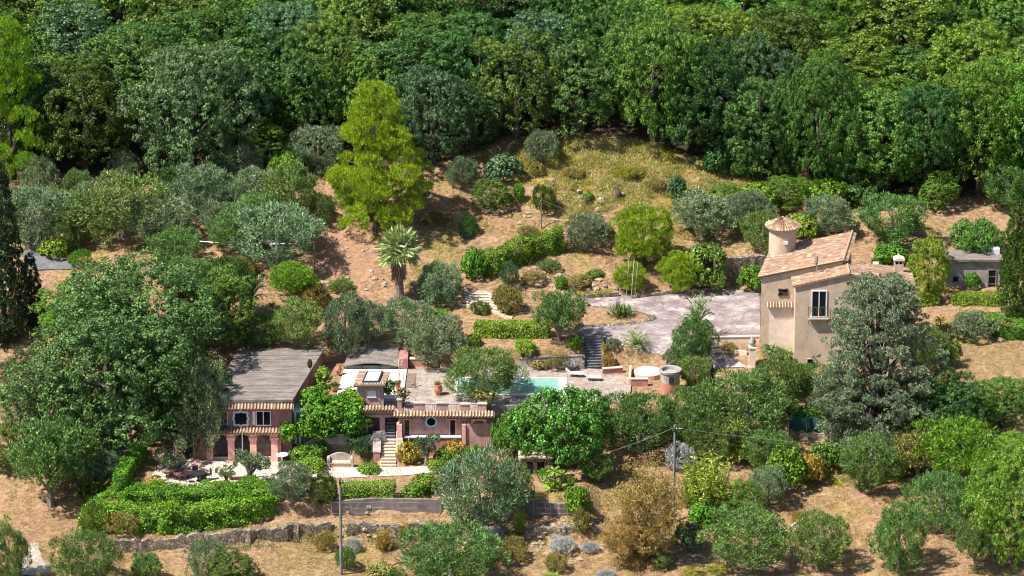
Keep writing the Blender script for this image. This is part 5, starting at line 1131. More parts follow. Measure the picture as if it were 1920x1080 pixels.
# junk heap of white pieces lower right, logs, ball
g = G(1856, 1042); o = thing('garden_table', g, 'white metal garden table with scrollwork legs among debris at lower right', 'table'); mb = MB(); mb.lathe(g, [(.001, .62), (.65, .62), (.66, .68), (.001, .68)], 18); mb.build('tabletop', 'white', o)
for k in range(4):
    a = k*math.pi/2+.5; MB().tube([g+Vector((.5*math.cos(a), .5*math.sin(a), 0)), g+Vector((.2*math.cos(a), .2*math.sin(a), .3)), g+Vector((.5*math.cos(a), .5*math.sin(a), .62))], .035, 5).build('leg', 'white', o)
g = G(1112, 864); o = MB().lathe(g, [(.001, 0), (.12, .03), (.16, .15), (.12, .28), (.001, .31)], 12).build('white_ball', 'white', smooth=True, loc=g); tag(o, 'small white ball lying on the shaded ground right of the big fig', 'ball')
g = G(1083, 868); o = MB().box(g.x-.55, g.x+.55, g.y, g.y+.5, g.z, g.z+.45).box(g.x-.6, g.x+.6, g.y-.05, g.y+.55, g.z+.452, g.z+.5).build('storage_box', 'greywall', loc=g); tag(o, 'grey storage box in the shade right of the big fig', 'box')
g = G(1158, 372); mb = MB(); mb.tube([g+Vector((0, 0, -.1)), g+Vector((.05, 0, .5)), g+Vector((-.12, .05, .95))], [.32, .24, .13], 8).tube([g+Vector((0, 0, .4)), g+Vector((.35, 0, .8))], [.12, .06], 6); o = mb.build('tree_stump', 'bark', loc=g); tag(o, 'jagged grey tree stump on the dry grass bank', 'stump')
mb = MB(); g = WZ(767, 727, TZ+.003); x0 = X(762, g.y, TZ); mb.box(x0, x0+.75, g.y, g.y+3.3, TZ+.002, TZ+.05)
for i in range(7): mb.box(x0+.05, x0+.7, g.y+.1+i*.45, g.y+.35+i*.45, TZ+.052, TZ+.07)
o = mb.build('floor_grate', 'wood', loc=g); tag(o, 'long dark grate set in the terrace beside the white slab', 'grate')
mb = MB(); g = WZ(742, 712, TZ+.02)
for q in range(5): mb.box(X(724+q*8, g.y, TZ), X(724+q*8, g.y, TZ)+.03, g.y-1.4, g.y+1.6, TZ+.012, TZ+.02)
o = mb.build('floor_grille', 'grille', loc=g); tag(o, 'thin dark bars set in the white slab right of the turret', 'grille')
# tank: small stone huts
g = G(1005, 890); o = thing('stone_shed', g, 'small dark stone shed front with door openings under the big fig', 'shed'); MB().box(g.x-1.3, g.x+1.3, g.y, g.y+1.2, g.z-.2, g.z+1.5).build('wall', 'stone', o); MB().box(g.x-1.45, g.x+1.4, g.y-.2, g.y+1.3, g.z+1.502, g.z+1.6).build('roof', 'stepstone', o)
for a in (-.8, .1): MB().box(g.x+a, g.x+a+.55, g.y-.03, g.y-.003, g.z+.1, g.z+1.1).build('door', 'glass', o)

# ------------------------------------------------------------------ loose stones and dry grass (stuff)
def rocks(name, pix, n, r0, r1, label, seed, spread=.3, m='rock', edge=True):
    rng = random.Random(seed); P = [G(*q) for q in pix]; mb = MB(); base = P[0]; segs = [(P[i], P[i+1]) for i in range(len(P)-1)]
    L = [(b-a).length for a, b in segs]
    for _ in range(n):
        a, b = rng.choices(segs, L)[0]; q = a.lerp(b, rng.random())+Vector((rng.gauss(0, spread), rng.gauss(0, spread), 0)); q.z = float(TH(q.x, q.y)); r = rng.uniform(r0, r1)
        ax, ay, az = r*rng.uniform(.8, 1.5), r*rng.uniform(.7, 1.2), r*rng.uniform(.5, .95); n0 = len(mb.v); ph = rng.uniform(0, 6)
        for k, (rr, zz) in enumerate(((1, -.3), (.95, .45), (.45, .95))):
            for j in range(6):
                t = ph+j*math.pi/3+k*.3; w = rng.uniform(.8, 1.15); mb.v.append((q.x+ax*rr*w*math.cos(t), q.y+ay*rr*w*math.sin(t), q.z+az*zz))
        for k in range(2):
            for j in range(6): mb.face([n0+k*6+j, n0+k*6+(j+1) % 6, n0+k*6+6+(j+1) % 6, n0+k*6+6+j])
        mb.face([n0+12+j for j in range(6)])
    o = mb.build(name, m, loc=base); o['kind'] = 'stuff'; tag(o, label, 'stones'); return o
rocks('stone_edging', [(1090, 613), (1140, 612), (1195, 607), (1226, 598), (1222, 592)], 95, .16, .3, 'row of rough stones edging the dirt island in the driveway', 1, .08, 'stone')
rocks('loose_stones', [(640, 955), (700, 942), (760, 940), (830, 948)], 60, .14, .3, 'pale stones piled along the foot of the rectangular hedge', 2, .2)
rocks('loose_stones', [(640, 1000), (700, 1000), (760, 1000), (820, 1004), (900, 1010)], 120, .08, .24, 'tumbled stones scattered on the low terrace behind the silvery shrubs', 3, .6)
rocks('loose_stones', [(940, 990), (1040, 995), (1130, 985)], 70, .1, .24, 'loose stones along the terrace below the dark round olive', 4, .5)
rocks('loose_stones', [(600, 530), (640, 540), (680, 545), (700, 525)], 30, .1, .3, 'rocks at the foot of the bare earth slope behind the fan palm', 5, .8)
rocks('loose_stones', [(980, 520), (1030, 535), (1080, 540), (1140, 545)], 60, .1, .35, 'rockery stones on the reddish bank above the driveway', 6, .9)
rocks('loose_stones', [(960, 470), (1000, 452), (1050, 445), (900, 490)], 40, .1, .3, 'stones along the slope above the dark clipped hedge', 7, .5)
rocks('loose_stones', [(960, 395), (1040, 420), (1100, 400), (1160, 378)], 70, .08, .25, 'small stones scattered on the dry hillside', 8, 2.0)
rocks('loose_stones', [(905, 1000), (960, 1035), (1040, 1030), (1120, 1035)], 90, .08, .28, 'stones scattered on the foreground dirt around the silvery shrubs', 9, .9)
rocks('loose_stones', [(700, 470), (650, 400), (610, 480)], 60, .06, .2, 'small stones on the bare earth slope', 10, 2.0)
rocks('loose_stones', [(1300, 700), (1340, 712), (1400, 700)], 24, .1, .2, 'stones beside the lower path', 11, .4)
rocks('loose_stones', [(1230, 1040), (1320, 1050), (1420, 1065), (1480, 1040)], 80, .08, .25, 'rubble round the orchard olives at the bottom edge', 12, .9)
def scatter(name, poly, n, hgt, w, m, label, seed, thr=.45, ns=1.6, lean=.5, per=7):
    rng = np.random.default_rng(seed); xs = [q[0] for q in poly]; ys = [q[1] for q in poly]
    px = rng.uniform(min(xs), max(xs), n*3); py = rng.uniform(min(ys), max(ys), n*3); k = inpoly(px, py, poly); px, py = px[k][:n], py[k][:n]
    # invert pixel -> ground on a coarse lookup
    gx = np.arange(min(xs)-10, max(xs)+11, 12.0); gy = np.arange(min(ys)-10, max(ys)+11, 6.0); tab = np.array([[G(a, b)[1] for a in gx] for b in gy])
    fx = np.clip((px-gx[0])/12, 0, len(gx)-1.01); fy = np.clip((py-gy[0])/6, 0, len(gy)-1.01); i, j = fx.astype(int), fy.astype(int); u, v = fx-i, fy-j
    Y = (tab[j, i]*(1-u)+tab[j, i+1]*u)*(1-v)+(tab[j+1, i]*(1-u)+tab[j+1, i+1]*u)*v
    x = (px-960)*(DIST+Y*math.cos(PITCH)+5*math.sin(PITCH)*0)/FPX; z = TH(x, Y)
    keep = vnoise(x, Y, ns, seed) > thr; P = np.stack([x, Y, z], 1)[keep]; P = np.repeat(P, per, 0)+rng.normal(size=(len(P)*per, 3))*np.array([.12, .12, 0]); P[:, 2] = TH(P[:, 0], P[:, 1])-.02
    d = rng.normal(size=P.shape)*lean; d[:, 2] = 1; B = P+unit(d)*hgt*rng.uniform(.5, 1.3, (len(P), 1))
    lf = LF(); lf.strip(P, B, w, rng); me = lf.mesh(name); me.materials.append(M[m]); o = bpy.data.objects.new(name, me); COL.objects.link(o); o['kind'] = 'stuff'; tag(o, label, 'grass'); return o
scatter('dry_grass', [(0, 900), (200, 880), (620, 1000), (900, 1000), (1150, 870), (1500, 900), (1900, 890), (1919, 1085), (0, 1085)], 16000, .2, .035, 'straw', 'straw coloured dry grass on the foreground orchard ground', 1, .35, lean=1.1)
scatter('dry_grass', BANK, 5000, .34, .045, 'straw', 'tall dry golden grass on the hillside bank', 2, .3, lean=.6)
scatter('green_grass', BANK, 3600, .30, .045, 'weed', 'green and golden grass patches on the hillside bank', 3, .62, lean=.6)
scatter('dry_grass', [(740, 340), (1400, 340), (1420, 470), (1000, 540), (760, 520), (720, 440)], 6500, .2, .035, 'straw', 'thin dry grass on the earth slope behind the villa', 4, .45, lean=.9)
scatter('dry_grass', [(1730, 640), (1919, 630), (1919, 735), (1760, 730)], 2600, .12, .03, 'straw', 'short dry lawn on the right beside the silvery conifer', 5, .2, lean=1)
scatter('weeds', [(0, 900), (620, 1000), (1150, 880), (1900, 900), (1919, 1085), (0, 1085)], 2400, .24, .05, 'weed', 'green weeds dotted over the foreground ground', 6, .62, lean=.8)
scatter('weeds', [(600, 360), (1400, 360), (1420, 470), (1100, 560), (900, 520), (760, 520)], 3200, .26, .05, 'weed', 'green weeds dotted over the hillside', 7, .58, lean=.8)
scatter('dry_grass', [(880, 540), (1180, 480), (1330, 500), (1200, 560), (880, 600)], 1500, .2, .035, 'straw', 'dry grass on the rockery above the driveway', 8, .45, lean=.9)
scatter('dry_grass', [(1000, 640), (1100, 640), (1240, 675), (1180, 690), (900, 680)], 1200, .1, .03, 'straw', 'short dry grass on the small lawn above the pool', 9, .35, lean=1)
scatter('leaf_litter', [(0, 340), (600, 340), (960, 255), (1400, 320), (1919, 370), (1919, 395), (1400, 350), (960, 285), (600, 380), (0, 380)], 2600, .2, .05, 'dry_green', 'leaf litter and low growth along the foot of the forest', 10, .4, lean=1)
scatter('weeds', [(100, 330), (600, 330), (600, 560), (100, 560)], 2200, .28, .05, 'weed', 'weeds and rough grass under the olives of the left slope', 11, .5, lean=.8)
scatter('weeds', [(200, 1000), (640, 985), (1150, 975), (1150, 1020), (640, 1020), (200, 1050)], 1200, .3, .05, 'olive_green', 'green growth along the dry stone walls', 12, .5, lean=.8)
scatter('weeds', [(1420, 840), (1500, 830), (1700, 860), (1700, 910), (1420, 920)], 900, .3, .05, 'weed', 'rough grass in the shade above the orchard clearing', 13, .45, lean=.8)
# ------------------------------------------------------------------ hedges
hedge([(160, 962), (232, 953), (330, 951), (430, 948), (520, 942)], 2.2, [1.35, 1.3, 1.25, 1.2, 1.15], 'hedge', 'upper tier of the long bright green clipped hedge below the patio', seed=1, top_noise=.26)
hedge([(150, 1003), (215, 1000), (320, 1002), (430, 990), (522, 968)], 1.5, [2.0, 2.0, 1.9, 1.8, 1.7], 'hedge', 'lower tier of the long green clipped hedge above the dry stone wall', seed=2, top_noise=.42, L=.16, Wd=.11)
hedge([(236, 925), (250, 895), (275, 862)], 1.0, [1.6, 1.5, 1.4], 'hedge', 'narrow bright green hedge running back along the left side of the patio', seed=3)
hedge([(644, 940), (690, 941), (738, 939)], 1.1, 1.35, 'hedge', 'rectangular clipped hedge beside the foreground pole', seed=4, top_noise=.06)
hedge([(888, 634), (940, 637), (985, 636), (1028, 636)], 1.2, 1.25, 'hedge', 'square clipped hedge behind the pool below the dirt island', seed=5, top_noise=.06)
hedge([(905, 524), (950, 512), (1000, 494), (1058, 476)], 1.3, [1.9, 2.1, 2.1, 2.2], 'vivid', 'dark green clipped hedge running up the slope to the right', seed=6, top_noise=.28, L=.15, Wd=.11)
hedge([(1785, 574), (1830, 574), (1876, 575)], .9, 1.0, 'yellowgreen', 'low yellow green clipped hedge in front of the outbuilding', seed=8, top_noise=.05)
hedge([(1722, 576), (1760, 574)], .9, 1.15, 'yellowgreen', 'short boxy yellow green hedge just right of the silvery conifer top', seed=9, top_noise=.05)
hedge([(1478, 786), (1545, 786)], 1.2, .7, 'vivid', 'sunlit bright hedge top behind the teal netting', seed=10)
hedge([(1082, 562), (1120, 560), (1152, 556)], .5, .5, 'autumn', 'strip of yellow leaved plants on the low wall beside the driveway', seed=11, L=.2, Wd=.06)
hedge([(1800, 628), (1860, 634), (1919, 640)], 1.5, 1.5, 'vivid', 'loose dark green hedge behind the dry lawn at the right edge', seed=13, top_noise=.3)
# ------------------------------------------------------------------ climbers and shrub masses
def mass(name, px, py, Y, wpx, hpx, dep, m, label, n=14, seed=1, **k):
    c = W(px, py, Y); s = scl(Y); shaggy(name, None, None, wpx*s/2, dep, hpx*s/2/.94, m, label, n, seed, at=c, **k)
mass('climbing_plant', 628, 780, -13.8, 142, 98, 1.6, 'vivid', 'large bright green climbing plant mass between house and pavilion', 30, 1, rl=(.6, 1.0))
mass('climbing_plant', 600, 788, -14.5, 90, 66, 1.1, 'vivid', 'bright climber filling the bank left of the stone bench wall', 14, 14, rl=(.55, .85))
mass('climbing_plant', 660, 784, -14.5, 66, 62, 1.0, 'vivid', 'bright climber at the right end of the retaining wall, beside the turret porch', 12, 15, rl=(.5, .8))
mass('climbing_plant', 590, 748, -12.8, 60, 20, 1.2, 'vivid', 'flat topped climber spilling over the wall right of the pink house roof', 10, 2)
mass('climbing_plant', 660, 754, -12.9, 50, 14, 1.2, 'yellowgreen', 'bright climber edge along the front of the white terrace', 8, 3)
mass('climbing_plant', 580, 795, -14.6, 60, 50, .9, 'vivid', 'leafy climber beside the glazed corner of the pink house', 12, 4)
mass('shrub', 540, 812, -15.6, 34, 32, .9, 'hedge', 'round light green topiary shrub at the right end of the arcade', 9, 5, rl=(.35, .6), cat='shrub')
mass('shrub', 606, 704, -8.0, 22, 30, .5, 'yellowgreen', 'leafy yellow green shrub between the grey roof and the white terrace', 9, 7, rl=(.3, .5), cat='shrub')
mass('shrub', 607, 728, -10.4, 24, 24, .5, 'vivid', 'green shrub against the side wall of the pink house', 7, 8, rl=(.2, .35), cat='shrub')
mass('shrub', 728, 728, -12.6, 30, 24, .5, 'oak_dark', 'dark potted shrub beside the turret on the terrace', 7, 9, rl=(.25, .4), cat='shrub')
mass('shrub', 756, 738, -12.9, 22, 18, .4, 'dry_green', 'small reddish brown shrub behind the battlement', 6, 10, rl=(.2, .35), cat='shrub')
mass('shrub', 905, 742, -12.2, 46, 20, .6, 'dry_green', 'trailing yellowish plant over the dark rock at the pool corner', 7, 11, rl=(.25, .4), cat='shrub')
# ------------------------------------------------------------------ planting table: kind, foot px, foot py, width px, height px, material, label
PLANTS = [
 ('bush', 1345, 326, 56, 60, 'oak_dark', 'dark rounded shrub under the forest edge, left of a pair'), ('bush', 1400, 332, 60, 74, 'oak_dark', 'dark rounded shrub under the forest edge, right of a pair'), ('finebush', 1075, 330, 46, 18, 'dry_green', 'low brownish tussock on the golden bank'), ('finebush', 1180, 330, 54, 18, 'weed', 'low green gold tussock on the golden bank'), ('finebush', 1230, 352, 40, 18, 'dry_green', 'small brownish tussock at the right of the golden bank'),
 ('finebush', 820, 420, 60, 22, 'dry_green', 'low brown scrub in the pine shade'), ('finebush', 990, 440, 44, 18, 'dry_green', 'low scrub above the dark clipped hedge'), ('bush', 1130, 440, 40, 22, 'dry_green', 'small scrub left of the tall yellow green conifer'),
 ('olive', 1440, 880, 90, 80, 'olive_green', 'shaded olive left of the upright laurel shrub'), ('finebush', 1600, 862, 70, 44, 'oak_green', 'low green bush under the silvery conifer'), ('oak', 1690, 880, 110, 90, 'oak_dark', 'dark shaded tree at the foot of the silvery conifer'), ('olive', 1120, 905, 60, 60, 'olive_green', 'small shaded olive behind the ochre tree'),
 ('bush', 1650, 510, 40, 24, 'oak_green', 'small bush behind the rear tiled roof'),
 ('olive', 180, 420, 90, 74, 'olive', 'grey olive behind the wide green grey olive on the left slope'), ('olive', 330, 372, 70, 60, 'olive_green', 'small green olive just below the big grey holm oak'), ('olive', 420, 440, 80, 66, 'olive', 'grey olive low between the round dark one and the wide one by the pole'),
 ('olive', 480, 440, 84, 76, 'olive_green', 'green olive filling the gap above the wide olive by the brown pole'), ('olive', 350, 540, 80, 60, 'olive_green', 'olive partly hidden behind the big green crown'), ('olive', 110, 412, 70, 60, 'olive_green', 'green olive above the silvery roadside olive'),
 ('olive', 395, 352, 60, 50, 'olive_green', 'small shaded olive right of the big grey holm oak trunk'), ('olive', 600, 420, 54, 60, 'olive_green', 'small olive on the bare slope edge left of the bright pine'), ('olive', 20, 440, 70, 80, 'olive', 'grey olive at the left edge above the road'), ('bush', 400, 520, 60, 40, 'oak_green', 'green bush behind the big green crown, right side'),
 ('oak', 370, 620, 120, 110, 'oak_dark', 'dark tree between the big green crown and the grey roof'), ('finebush', 455, 520, 60, 40, 'dry_green', 'yellowish shrub under the wide olive by the brown pole'),
 ('finebush', 1000, 528, 44, 22, 'dry_green', 'low olive brown shrub at the left of the rockery'), ('finebush', 1085, 536, 50, 22, 'dry_green', 'low brown green shrub at the right of the rockery'), ('bush', 1115, 520, 34, 18, 'oak_green', 'small flat green shrub high on the rockery'), ('finebush', 1030, 506, 40, 20, 'olive_green', 'small grey green tuft high on the rockery'),
 ('finebush', 640, 545, 46, 24, 'olive_green', 'low grey green shrub at the foot of the bare earth slope'), ('finebush', 935, 560, 26, 20, 'dry_green', 'small brown tuft beside the stepped path'),
 ('bush', 1300, 398, 74, 44, 'oak_dark', 'dark shrub at the lower end of the golden bank'), ('oak', 1360, 396, 90, 58, 'oak_green', 'low spreading tree below the forest, left of the bright rounded one'),
 ('bush', 1420, 388, 80, 50, 'vivid', 'bright rounded shrub below the forest above the round tower'), ('oak', 1480, 388, 100, 66, 'oak_bright', 'bright spreading tree at the forest foot beside the thin pale pole'),
 ('bush', 1550, 388, 90, 56, 'vivid', 'bright green shrub at the forest foot right of the thin pale pole'), ('bush', 1612, 384, 66, 50, 'oak_dark', 'dark shrub at the forest foot above the large olive'),
 ('pine', 706, 432, 186, 294, 'pine', 'tall bright yellow green pine standing alone at the forest edge'),
 ('softpine', 665, 400, 90, 100, 'pine', 'small yellow green pine growing at the left foot of the tall bright pine'),
 ('pine', 22, 335, 165, 310, 'pine', 'yellow green pine at the top left edge of the forest'),
 ('softpine', 1206, 500, 125, 130, 'pine', 'round bright yellow green conifer left of the stone wall, taller of the pair'),
 ('softpine', 1275, 548, 85, 85, 'pine', 'round bright yellow green conifer at the back of the driveway'),
 ('softpine', 1180, 548, 70, 62, 'pine', 'low yellow green conifer behind the agave clump'),
 ('fanpalm', 748, 560, 84, 140, 'palm', 'tall fan palm with shaggy skirt of dead fronds on the slope'),
 ('cedar', 1645, 830, 225, 316, 'cedar', 'large silvery grey green conifer in front of the tower house'),
 ('cypress', 1905, 592, 84, 260, 'cypress_green', 'tall dark green cypress at the right edge beside the outbuilding'),
 ('cypress', 8, 640, 120, 330, 'cypress', 'tall dark conifer at the left edge beside the road'),
 ('cypress', 60, 610, 70, 130, 'cypress', 'shorter dark conifer right of the tall left edge conifer'),
 ('bigoak', 270, 705, 350, 250, 'oak_sage', 'big green tree crown left of the pink house, behind the grey green one'),
 ('bigoak', 165, 640, 200, 130, 'oak_bright', 'bright green tree crown just below the road'),
 ('bigoak', 205, 845, 360, 300, 'oak_sage', 'largest grey green tree left of the pink house'),
 ('bigoak', 330, 830, 210, 215, 'oak_dark', 'dark shaded tree pressed against the left side of the pink house'),
 ('bigoak', 90, 850, 190, 200, 'oak_grey', 'dull green tree at the left edge above the leaning olive'),
 ('oak', 420, 660, 130, 170, 'oak_green', 'green tree directly behind the pink house roof'),
 ('oak', 60, 740, 130, 100, 'oak_dark', 'dark tree in shade at the left edge below the road'),
 ('oak', 130, 902, 110, 120, 'autumn', 'yellowish tree behind the leaning olive on the left'),
 ('oak', 20, 880, 100, 100, 'oak_green', 'green bushy tree at the far left edge above the dirt patch'),
 ('oliveopen', 96, 948, 170, 190, 'olive_green', 'leaning olive with bare dark trunk on the dirt at lower left'),
 ('olive', 186, 905, 86, 70, 'olive', 'small silvery olive behind the left end of the clipped hedge'),
 ('olive', 380, 858, 92, 172, 'olive', 'slender grey green olive in front of the left end of the pink house'),
 ('bonsai', 470, 914, 84, 86, 'olive', 'cloud pruned olive with thick bare trunk on the patio'),
 ('bonsai', 425, 912, 46, 44, 'olive_green', 'small cloud pruned olive left of the thick trunked one'),
 ('bonsai', 325, 890, 78, 72, 'olive', 'twisted cloud pruned olive at the left end of the patio'),
 ('olive', 548, 944, 72, 78, 'olive', 'round grey olive shrub between patio and clipped hedges'),
 ('finebush', 606, 946, 62, 62, 'oak_green', 'dark green bush just left of the foreground pole'),
 ('bush', 470, 918, 40, 30, 'hedge', 'low clipped green ball at the right end of the patio hedge'),
 ('bush', 292, 917, 40, 24, 'autumn', 'low yellow green clipped ball at the left end of the patio hedge'),
 ('bush', 420, 918, 30, 20, 'dry_green', 'low brownish clipped ball on the patio edge'),
 # garden between house and stairs
 ('bush', 574, 872, 60, 46, 'vivid', 'bright leafy shrub right of the white round table'), ('bush', 604, 864, 30, 30, 'vivid', 'green shrub directly left of the stone bench'),
 ('finebush', 680, 862, 52, 44, 'oak_blue', 'blue green shrub right of the stone bench'), ('bush', 692, 886, 44, 20, 'vivid', 'low bright shrub at the left foot of the pale stairs'),
 ('bush', 585, 884, 50, 30, 'yellowgreen', 'low yellow green shrub in front of the stone bench path'), ('finebush', 706, 846, 34, 36, 'lavender', 'silvery flowering shrub on the left stair planter'),
 ('bush', 672, 838, 34, 24, 'oak_dark', 'dark shrub on the retaining wall under the climber'), ('yucca', 750, 850, 26, 40, 'yellowgreen', 'small yellow green spiky plant on the right stair planter'),
 ('bush', 764, 868, 44, 46, 'autumn', 'yellow leaved shrub right of the pale stairs'), ('bonsai', 800, 874, 60, 66, 'oak_blue', 'small blue green shrub tree in front of the round window'),
 ('bush', 850, 866, 56, 44, 'autumn', 'yellow flowering shrub under the ledge of the pavilion'), ('bush', 836, 872, 40, 36, 'vivid', 'low green shrub in front of the pavilion right door'),
 ('bush', 818, 882, 40, 26, 'yellowgreen', 'low yellow green shrub at the end of the garden path'),
 ('bush', 800, 922, 52, 38, 'hedge', 'round bright green bush right of the rectangular hedge, upper of two'), ('bush', 774, 936, 44, 34, 'hedge', 'round bright green bush right of the rectangular hedge, lower of two'),
 ('yucca', 895, 878, 70, 60, 'vivid', 'bright spiky leaved plant in front of the pavilion bay'), ('yucca', 868, 872, 36, 46, 'oak_green', 'dark green spiky plant in front of the arched niche'),
 ('fig', 1052, 866, 202, 154, 'fig', 'large bright green fig tree with broad shiny leaves in the middle'),
 ('fig', 965, 850, 90, 92, 'fig', 'broad leaved fig growing at the left side of the large fig'),
 ('olive', 898, 992, 142, 158, 'olive', 'large grey green round olive below the pavilion, centre foreground'),
 ('olive', 960, 962, 70, 96, 'olive_green', 'narrow olive behind the right side of the large round olive'),
 ('olive', 846, 1092, 170, 112, 'olive_green', 'wide green olive cut by the bottom edge left of centre'),
 ('yucca', 1046, 920, 70, 56, 'yucca', 'bright spiky yucca clump right of the big fig trunk'), ('yucca', 1020, 906, 36, 46, 'vivid', 'spiky green plant beside the stone shed'),
 ('finebush', 1058, 872, 46, 42, 'olive', 'grey shrub under the right side of the big fig'),
 ('bush', 1082, 968, 50, 68, 'vivid', 'upright bright green shrub left of the ochre tree'), ('finebush', 1090, 1004, 34, 50, 'dry_green', 'yellowish upright shrub below the bright green one'), ('bush', 1066, 916, 22, 30, 'vivid', 'small bright upright shrub behind the grey mesh wall'),
 ('bamboo', 974, 1004, 26, 58, 'yucca', 'small yellow bamboo tuft in the centre foreground'), ('bamboo', 720, 1030, 46, 44, 'autumn', 'yellow green feathery bush right of the foreground pole'), ('bamboo', 760, 1014, 26, 34, 'autumn', 'small yellow feathery tuft above the yellow green bush'),
 ('finebush', 1053, 1036, 50, 34, 'lavender', 'round silvery white shrub, brightest of the foreground'), ('finebush', 1106, 1036, 34, 22, 'lavender', 'small silvery shrub right of the brightest one'),
 ('finebush', 912, 1046, 46, 32, 'lavender', 'silvery shrub at the right of the wide bottom edge olive'), ('finebush', 662, 1034, 36, 28, 'lavender', 'silvery ball shrub just right of the foreground pole'), ('finebush', 915, 1014, 62, 30, 'lavender', 'grey green silvery shrub by the low dry stone wall'),
 ('finebush', 1135, 1084, 34, 16, 'lavender', 'tiny silvery shrub at the bottom edge'), ('finebush', 960, 1052, 60, 50, 'dry_green', 'brownish green shrub in the centre foreground'), ('finebush', 1042, 1070, 46, 38, 'dry_green', 'olive brown shrub below the brightest silvery one'),
 ('finebush', 650, 1066, 40, 46, 'olive_green', 'green grey bush right of the foreground pole base'), ('bush', 715, 1082, 54, 30, 'dry_green', 'low brownish bush at the bottom edge'), ('cycad', 1035, 1084, 34, 18, 'yucca', 'small yellow green cycad at the bottom edge'),
 ('finebush', 735, 1088, 50, 24, 'olive_green', 'low bush left of the wide bottom edge olive'), ('finebush', 610, 1032, 40, 44, 'dry', 'pale twiggy dry bush left of the foreground pole'),
 ('drytree', 1212, 1050, 128, 212, 'ochretree', 'tall ochre half dry tree left of the dark utility pole'), ('drytree', 1165, 1060, 80, 110, 'dry', 'straw brown dry shrub at the left foot of the ochre tree'),
 ('bush', 1206, 1046, 40, 44, 'oak_dark', 'small dark bush at the foot of the ochre tree'), ('finebush', 1276, 880, 60, 56, 'lavender', 'pale grey twiggy shrub behind the dark utility pole'),
 ('bush', 1290, 1032, 56, 60, 'oak_blue', 'white flowering green shrub right of the dark utility pole'), ('bush', 1245, 1066, 34, 30, 'oak_green', 'small green bush below the dark utility pole'),
 # lower left corner
 ('olive', 14, 1095, 78, 118, 'olive_green', 'olive cut by the bottom left corner'), ('olive', 165, 1100, 118, 105, 'olive_green', 'wide olive shrub at the bottom edge, lower left'),
 ('finebush', 272, 1086, 60, 54, 'olive_green', 'small green bush at the bottom edge below the stone wall'), ('olive', 392, 1096, 74, 92, 'olive', 'silvery olive at the bottom edge, behind the greener one'), ('oak', 435, 1100, 100, 82, 'oak_green', 'green bushy tree at the bottom edge below the dry stone wall'),
 ('finebush', 180, 1000, 66, 66, 'oak_green', 'unclipped bush at the left end of the lower hedge'), ('bush', 170, 948, 60, 56, 'oak_green', 'dark bush at the left end of the upper hedge'), ('finebush', 232, 1000, 70, 52, 'dry_green', 'yellowish green bush on the lower hedge near its left end'),
 # right orchard
 ('olive', 1398, 1062, 140, 108, 'olive_green', 'wide round orchard olive, left of the three in the bottom row'), ('olive', 1540, 1064, 104, 108, 'olive_green', 'round orchard olive, middle of the three in the bottom row'), ('olive', 1684, 1072, 98, 126, 'olive_green', 'tall round orchard olive, right of the three in the bottom row'),
 ('olive', 1630, 918, 110, 104, 'olive_green', 'round orchard olive at the upper edge of the dirt clearing'), ('olive', 1766, 990, 120, 112, 'olive_green', 'orchard olive at the right edge of the dirt clearing'), ('oliveopen', 1828, 1068, 90, 112, 'olive_green', 'thin orchard olive with visible trunk at lower right'),
 ('oliveopen', 1720, 902, 120, 110, 'dry_green', 'brownish shaded olive between the orchard olives and silvery conifer'), ('oliveopen', 1800, 908, 170, 140, 'yellowgreen', 'feathery light green tree right of the orchard clearing'),
 ('bigoak', 1908, 1060, 210, 270, 'oak_bright', 'large bright leafy tree at the lower right edge'), ('oak', 1900, 900, 120, 110, 'yellowgreen', 'yellow green tree at the right edge above the large leafy tree'),
 ('oak', 1780, 842, 150, 160, 'oak_dark', 'dark shaded tree right of the silvery conifer'), ('bush', 1476, 916, 74, 88, 'vivid', 'upright dark green laurel shrub left of the rusty one'), ('bush', 1524, 908, 44, 66, 'autumn', 'rusty yellow shrub at the edge of the dirt clearing'), ('bush', 1552, 880, 60, 66, 'oak_green', 'green shrub behind the rusty yellow one'),
 ('bamboo', 1330, 965, 110, 140, 'yucca', 'tall feathery yellow green bamboo right of the dark pole'), ('bamboo', 1300, 950, 60, 84, 'yellowgreen', 'shorter yellow bamboo at the left of the tall one'), ('oak', 1388, 976, 90, 92, 'oak_bright', 'bright green tree in front of the yellow bamboo'), ('olive', 1440, 948, 66, 76, 'olive', 'grey olive right of the bamboo'),
 ('bush', 1320, 985, 60, 50, 'vivid', 'dense low green bush in front of the bamboo'), ('yucca', 1372, 868, 76, 104, 'yucca', 'tall yellow green yucca in front of the dark olives'), ('finebush', 1500, 985, 34, 30, 'autumn', 'small yellow bush above the ladder'),
 ('cycad', 1345, 1072, 50, 22, 'weed', 'low spiky plant left of the cold frames'), ('cycad', 1300, 1078, 50, 22, 'weed', 'low spiky plant at the bottom edge right of the ochre tree'),
 # olives in front of pool terrace
 ('olive', 1198, 848, 130, 116, 'olive_green', 'round olive right of the big fig'), ('olive', 1292, 842, 110, 112, 'olive_green', 'olive below the brick well'), ('olive', 1400, 830, 160, 132, 'olive_green', 'broad dark olive below the stone urn pillar'), ('olive', 1330, 866, 80, 92, 'olive_green', 'shaded olive behind the tall yucca'), ('olive', 1460, 770, 96, 104, 'olive_green', 'olive in front of the left corner of the tower house'), ('olive', 1520, 742, 76, 62, 'olive_green', 'olive covering the foot of the tower house wing'),
 ('olive', 1400, 775, 60, 70, 'olive', 'small grey olive under the stone urn pillar'), ('olive', 1570, 800, 90, 110, 'olive', 'grey olive at the left of the silvery conifer'),
 # pool and terrace olives
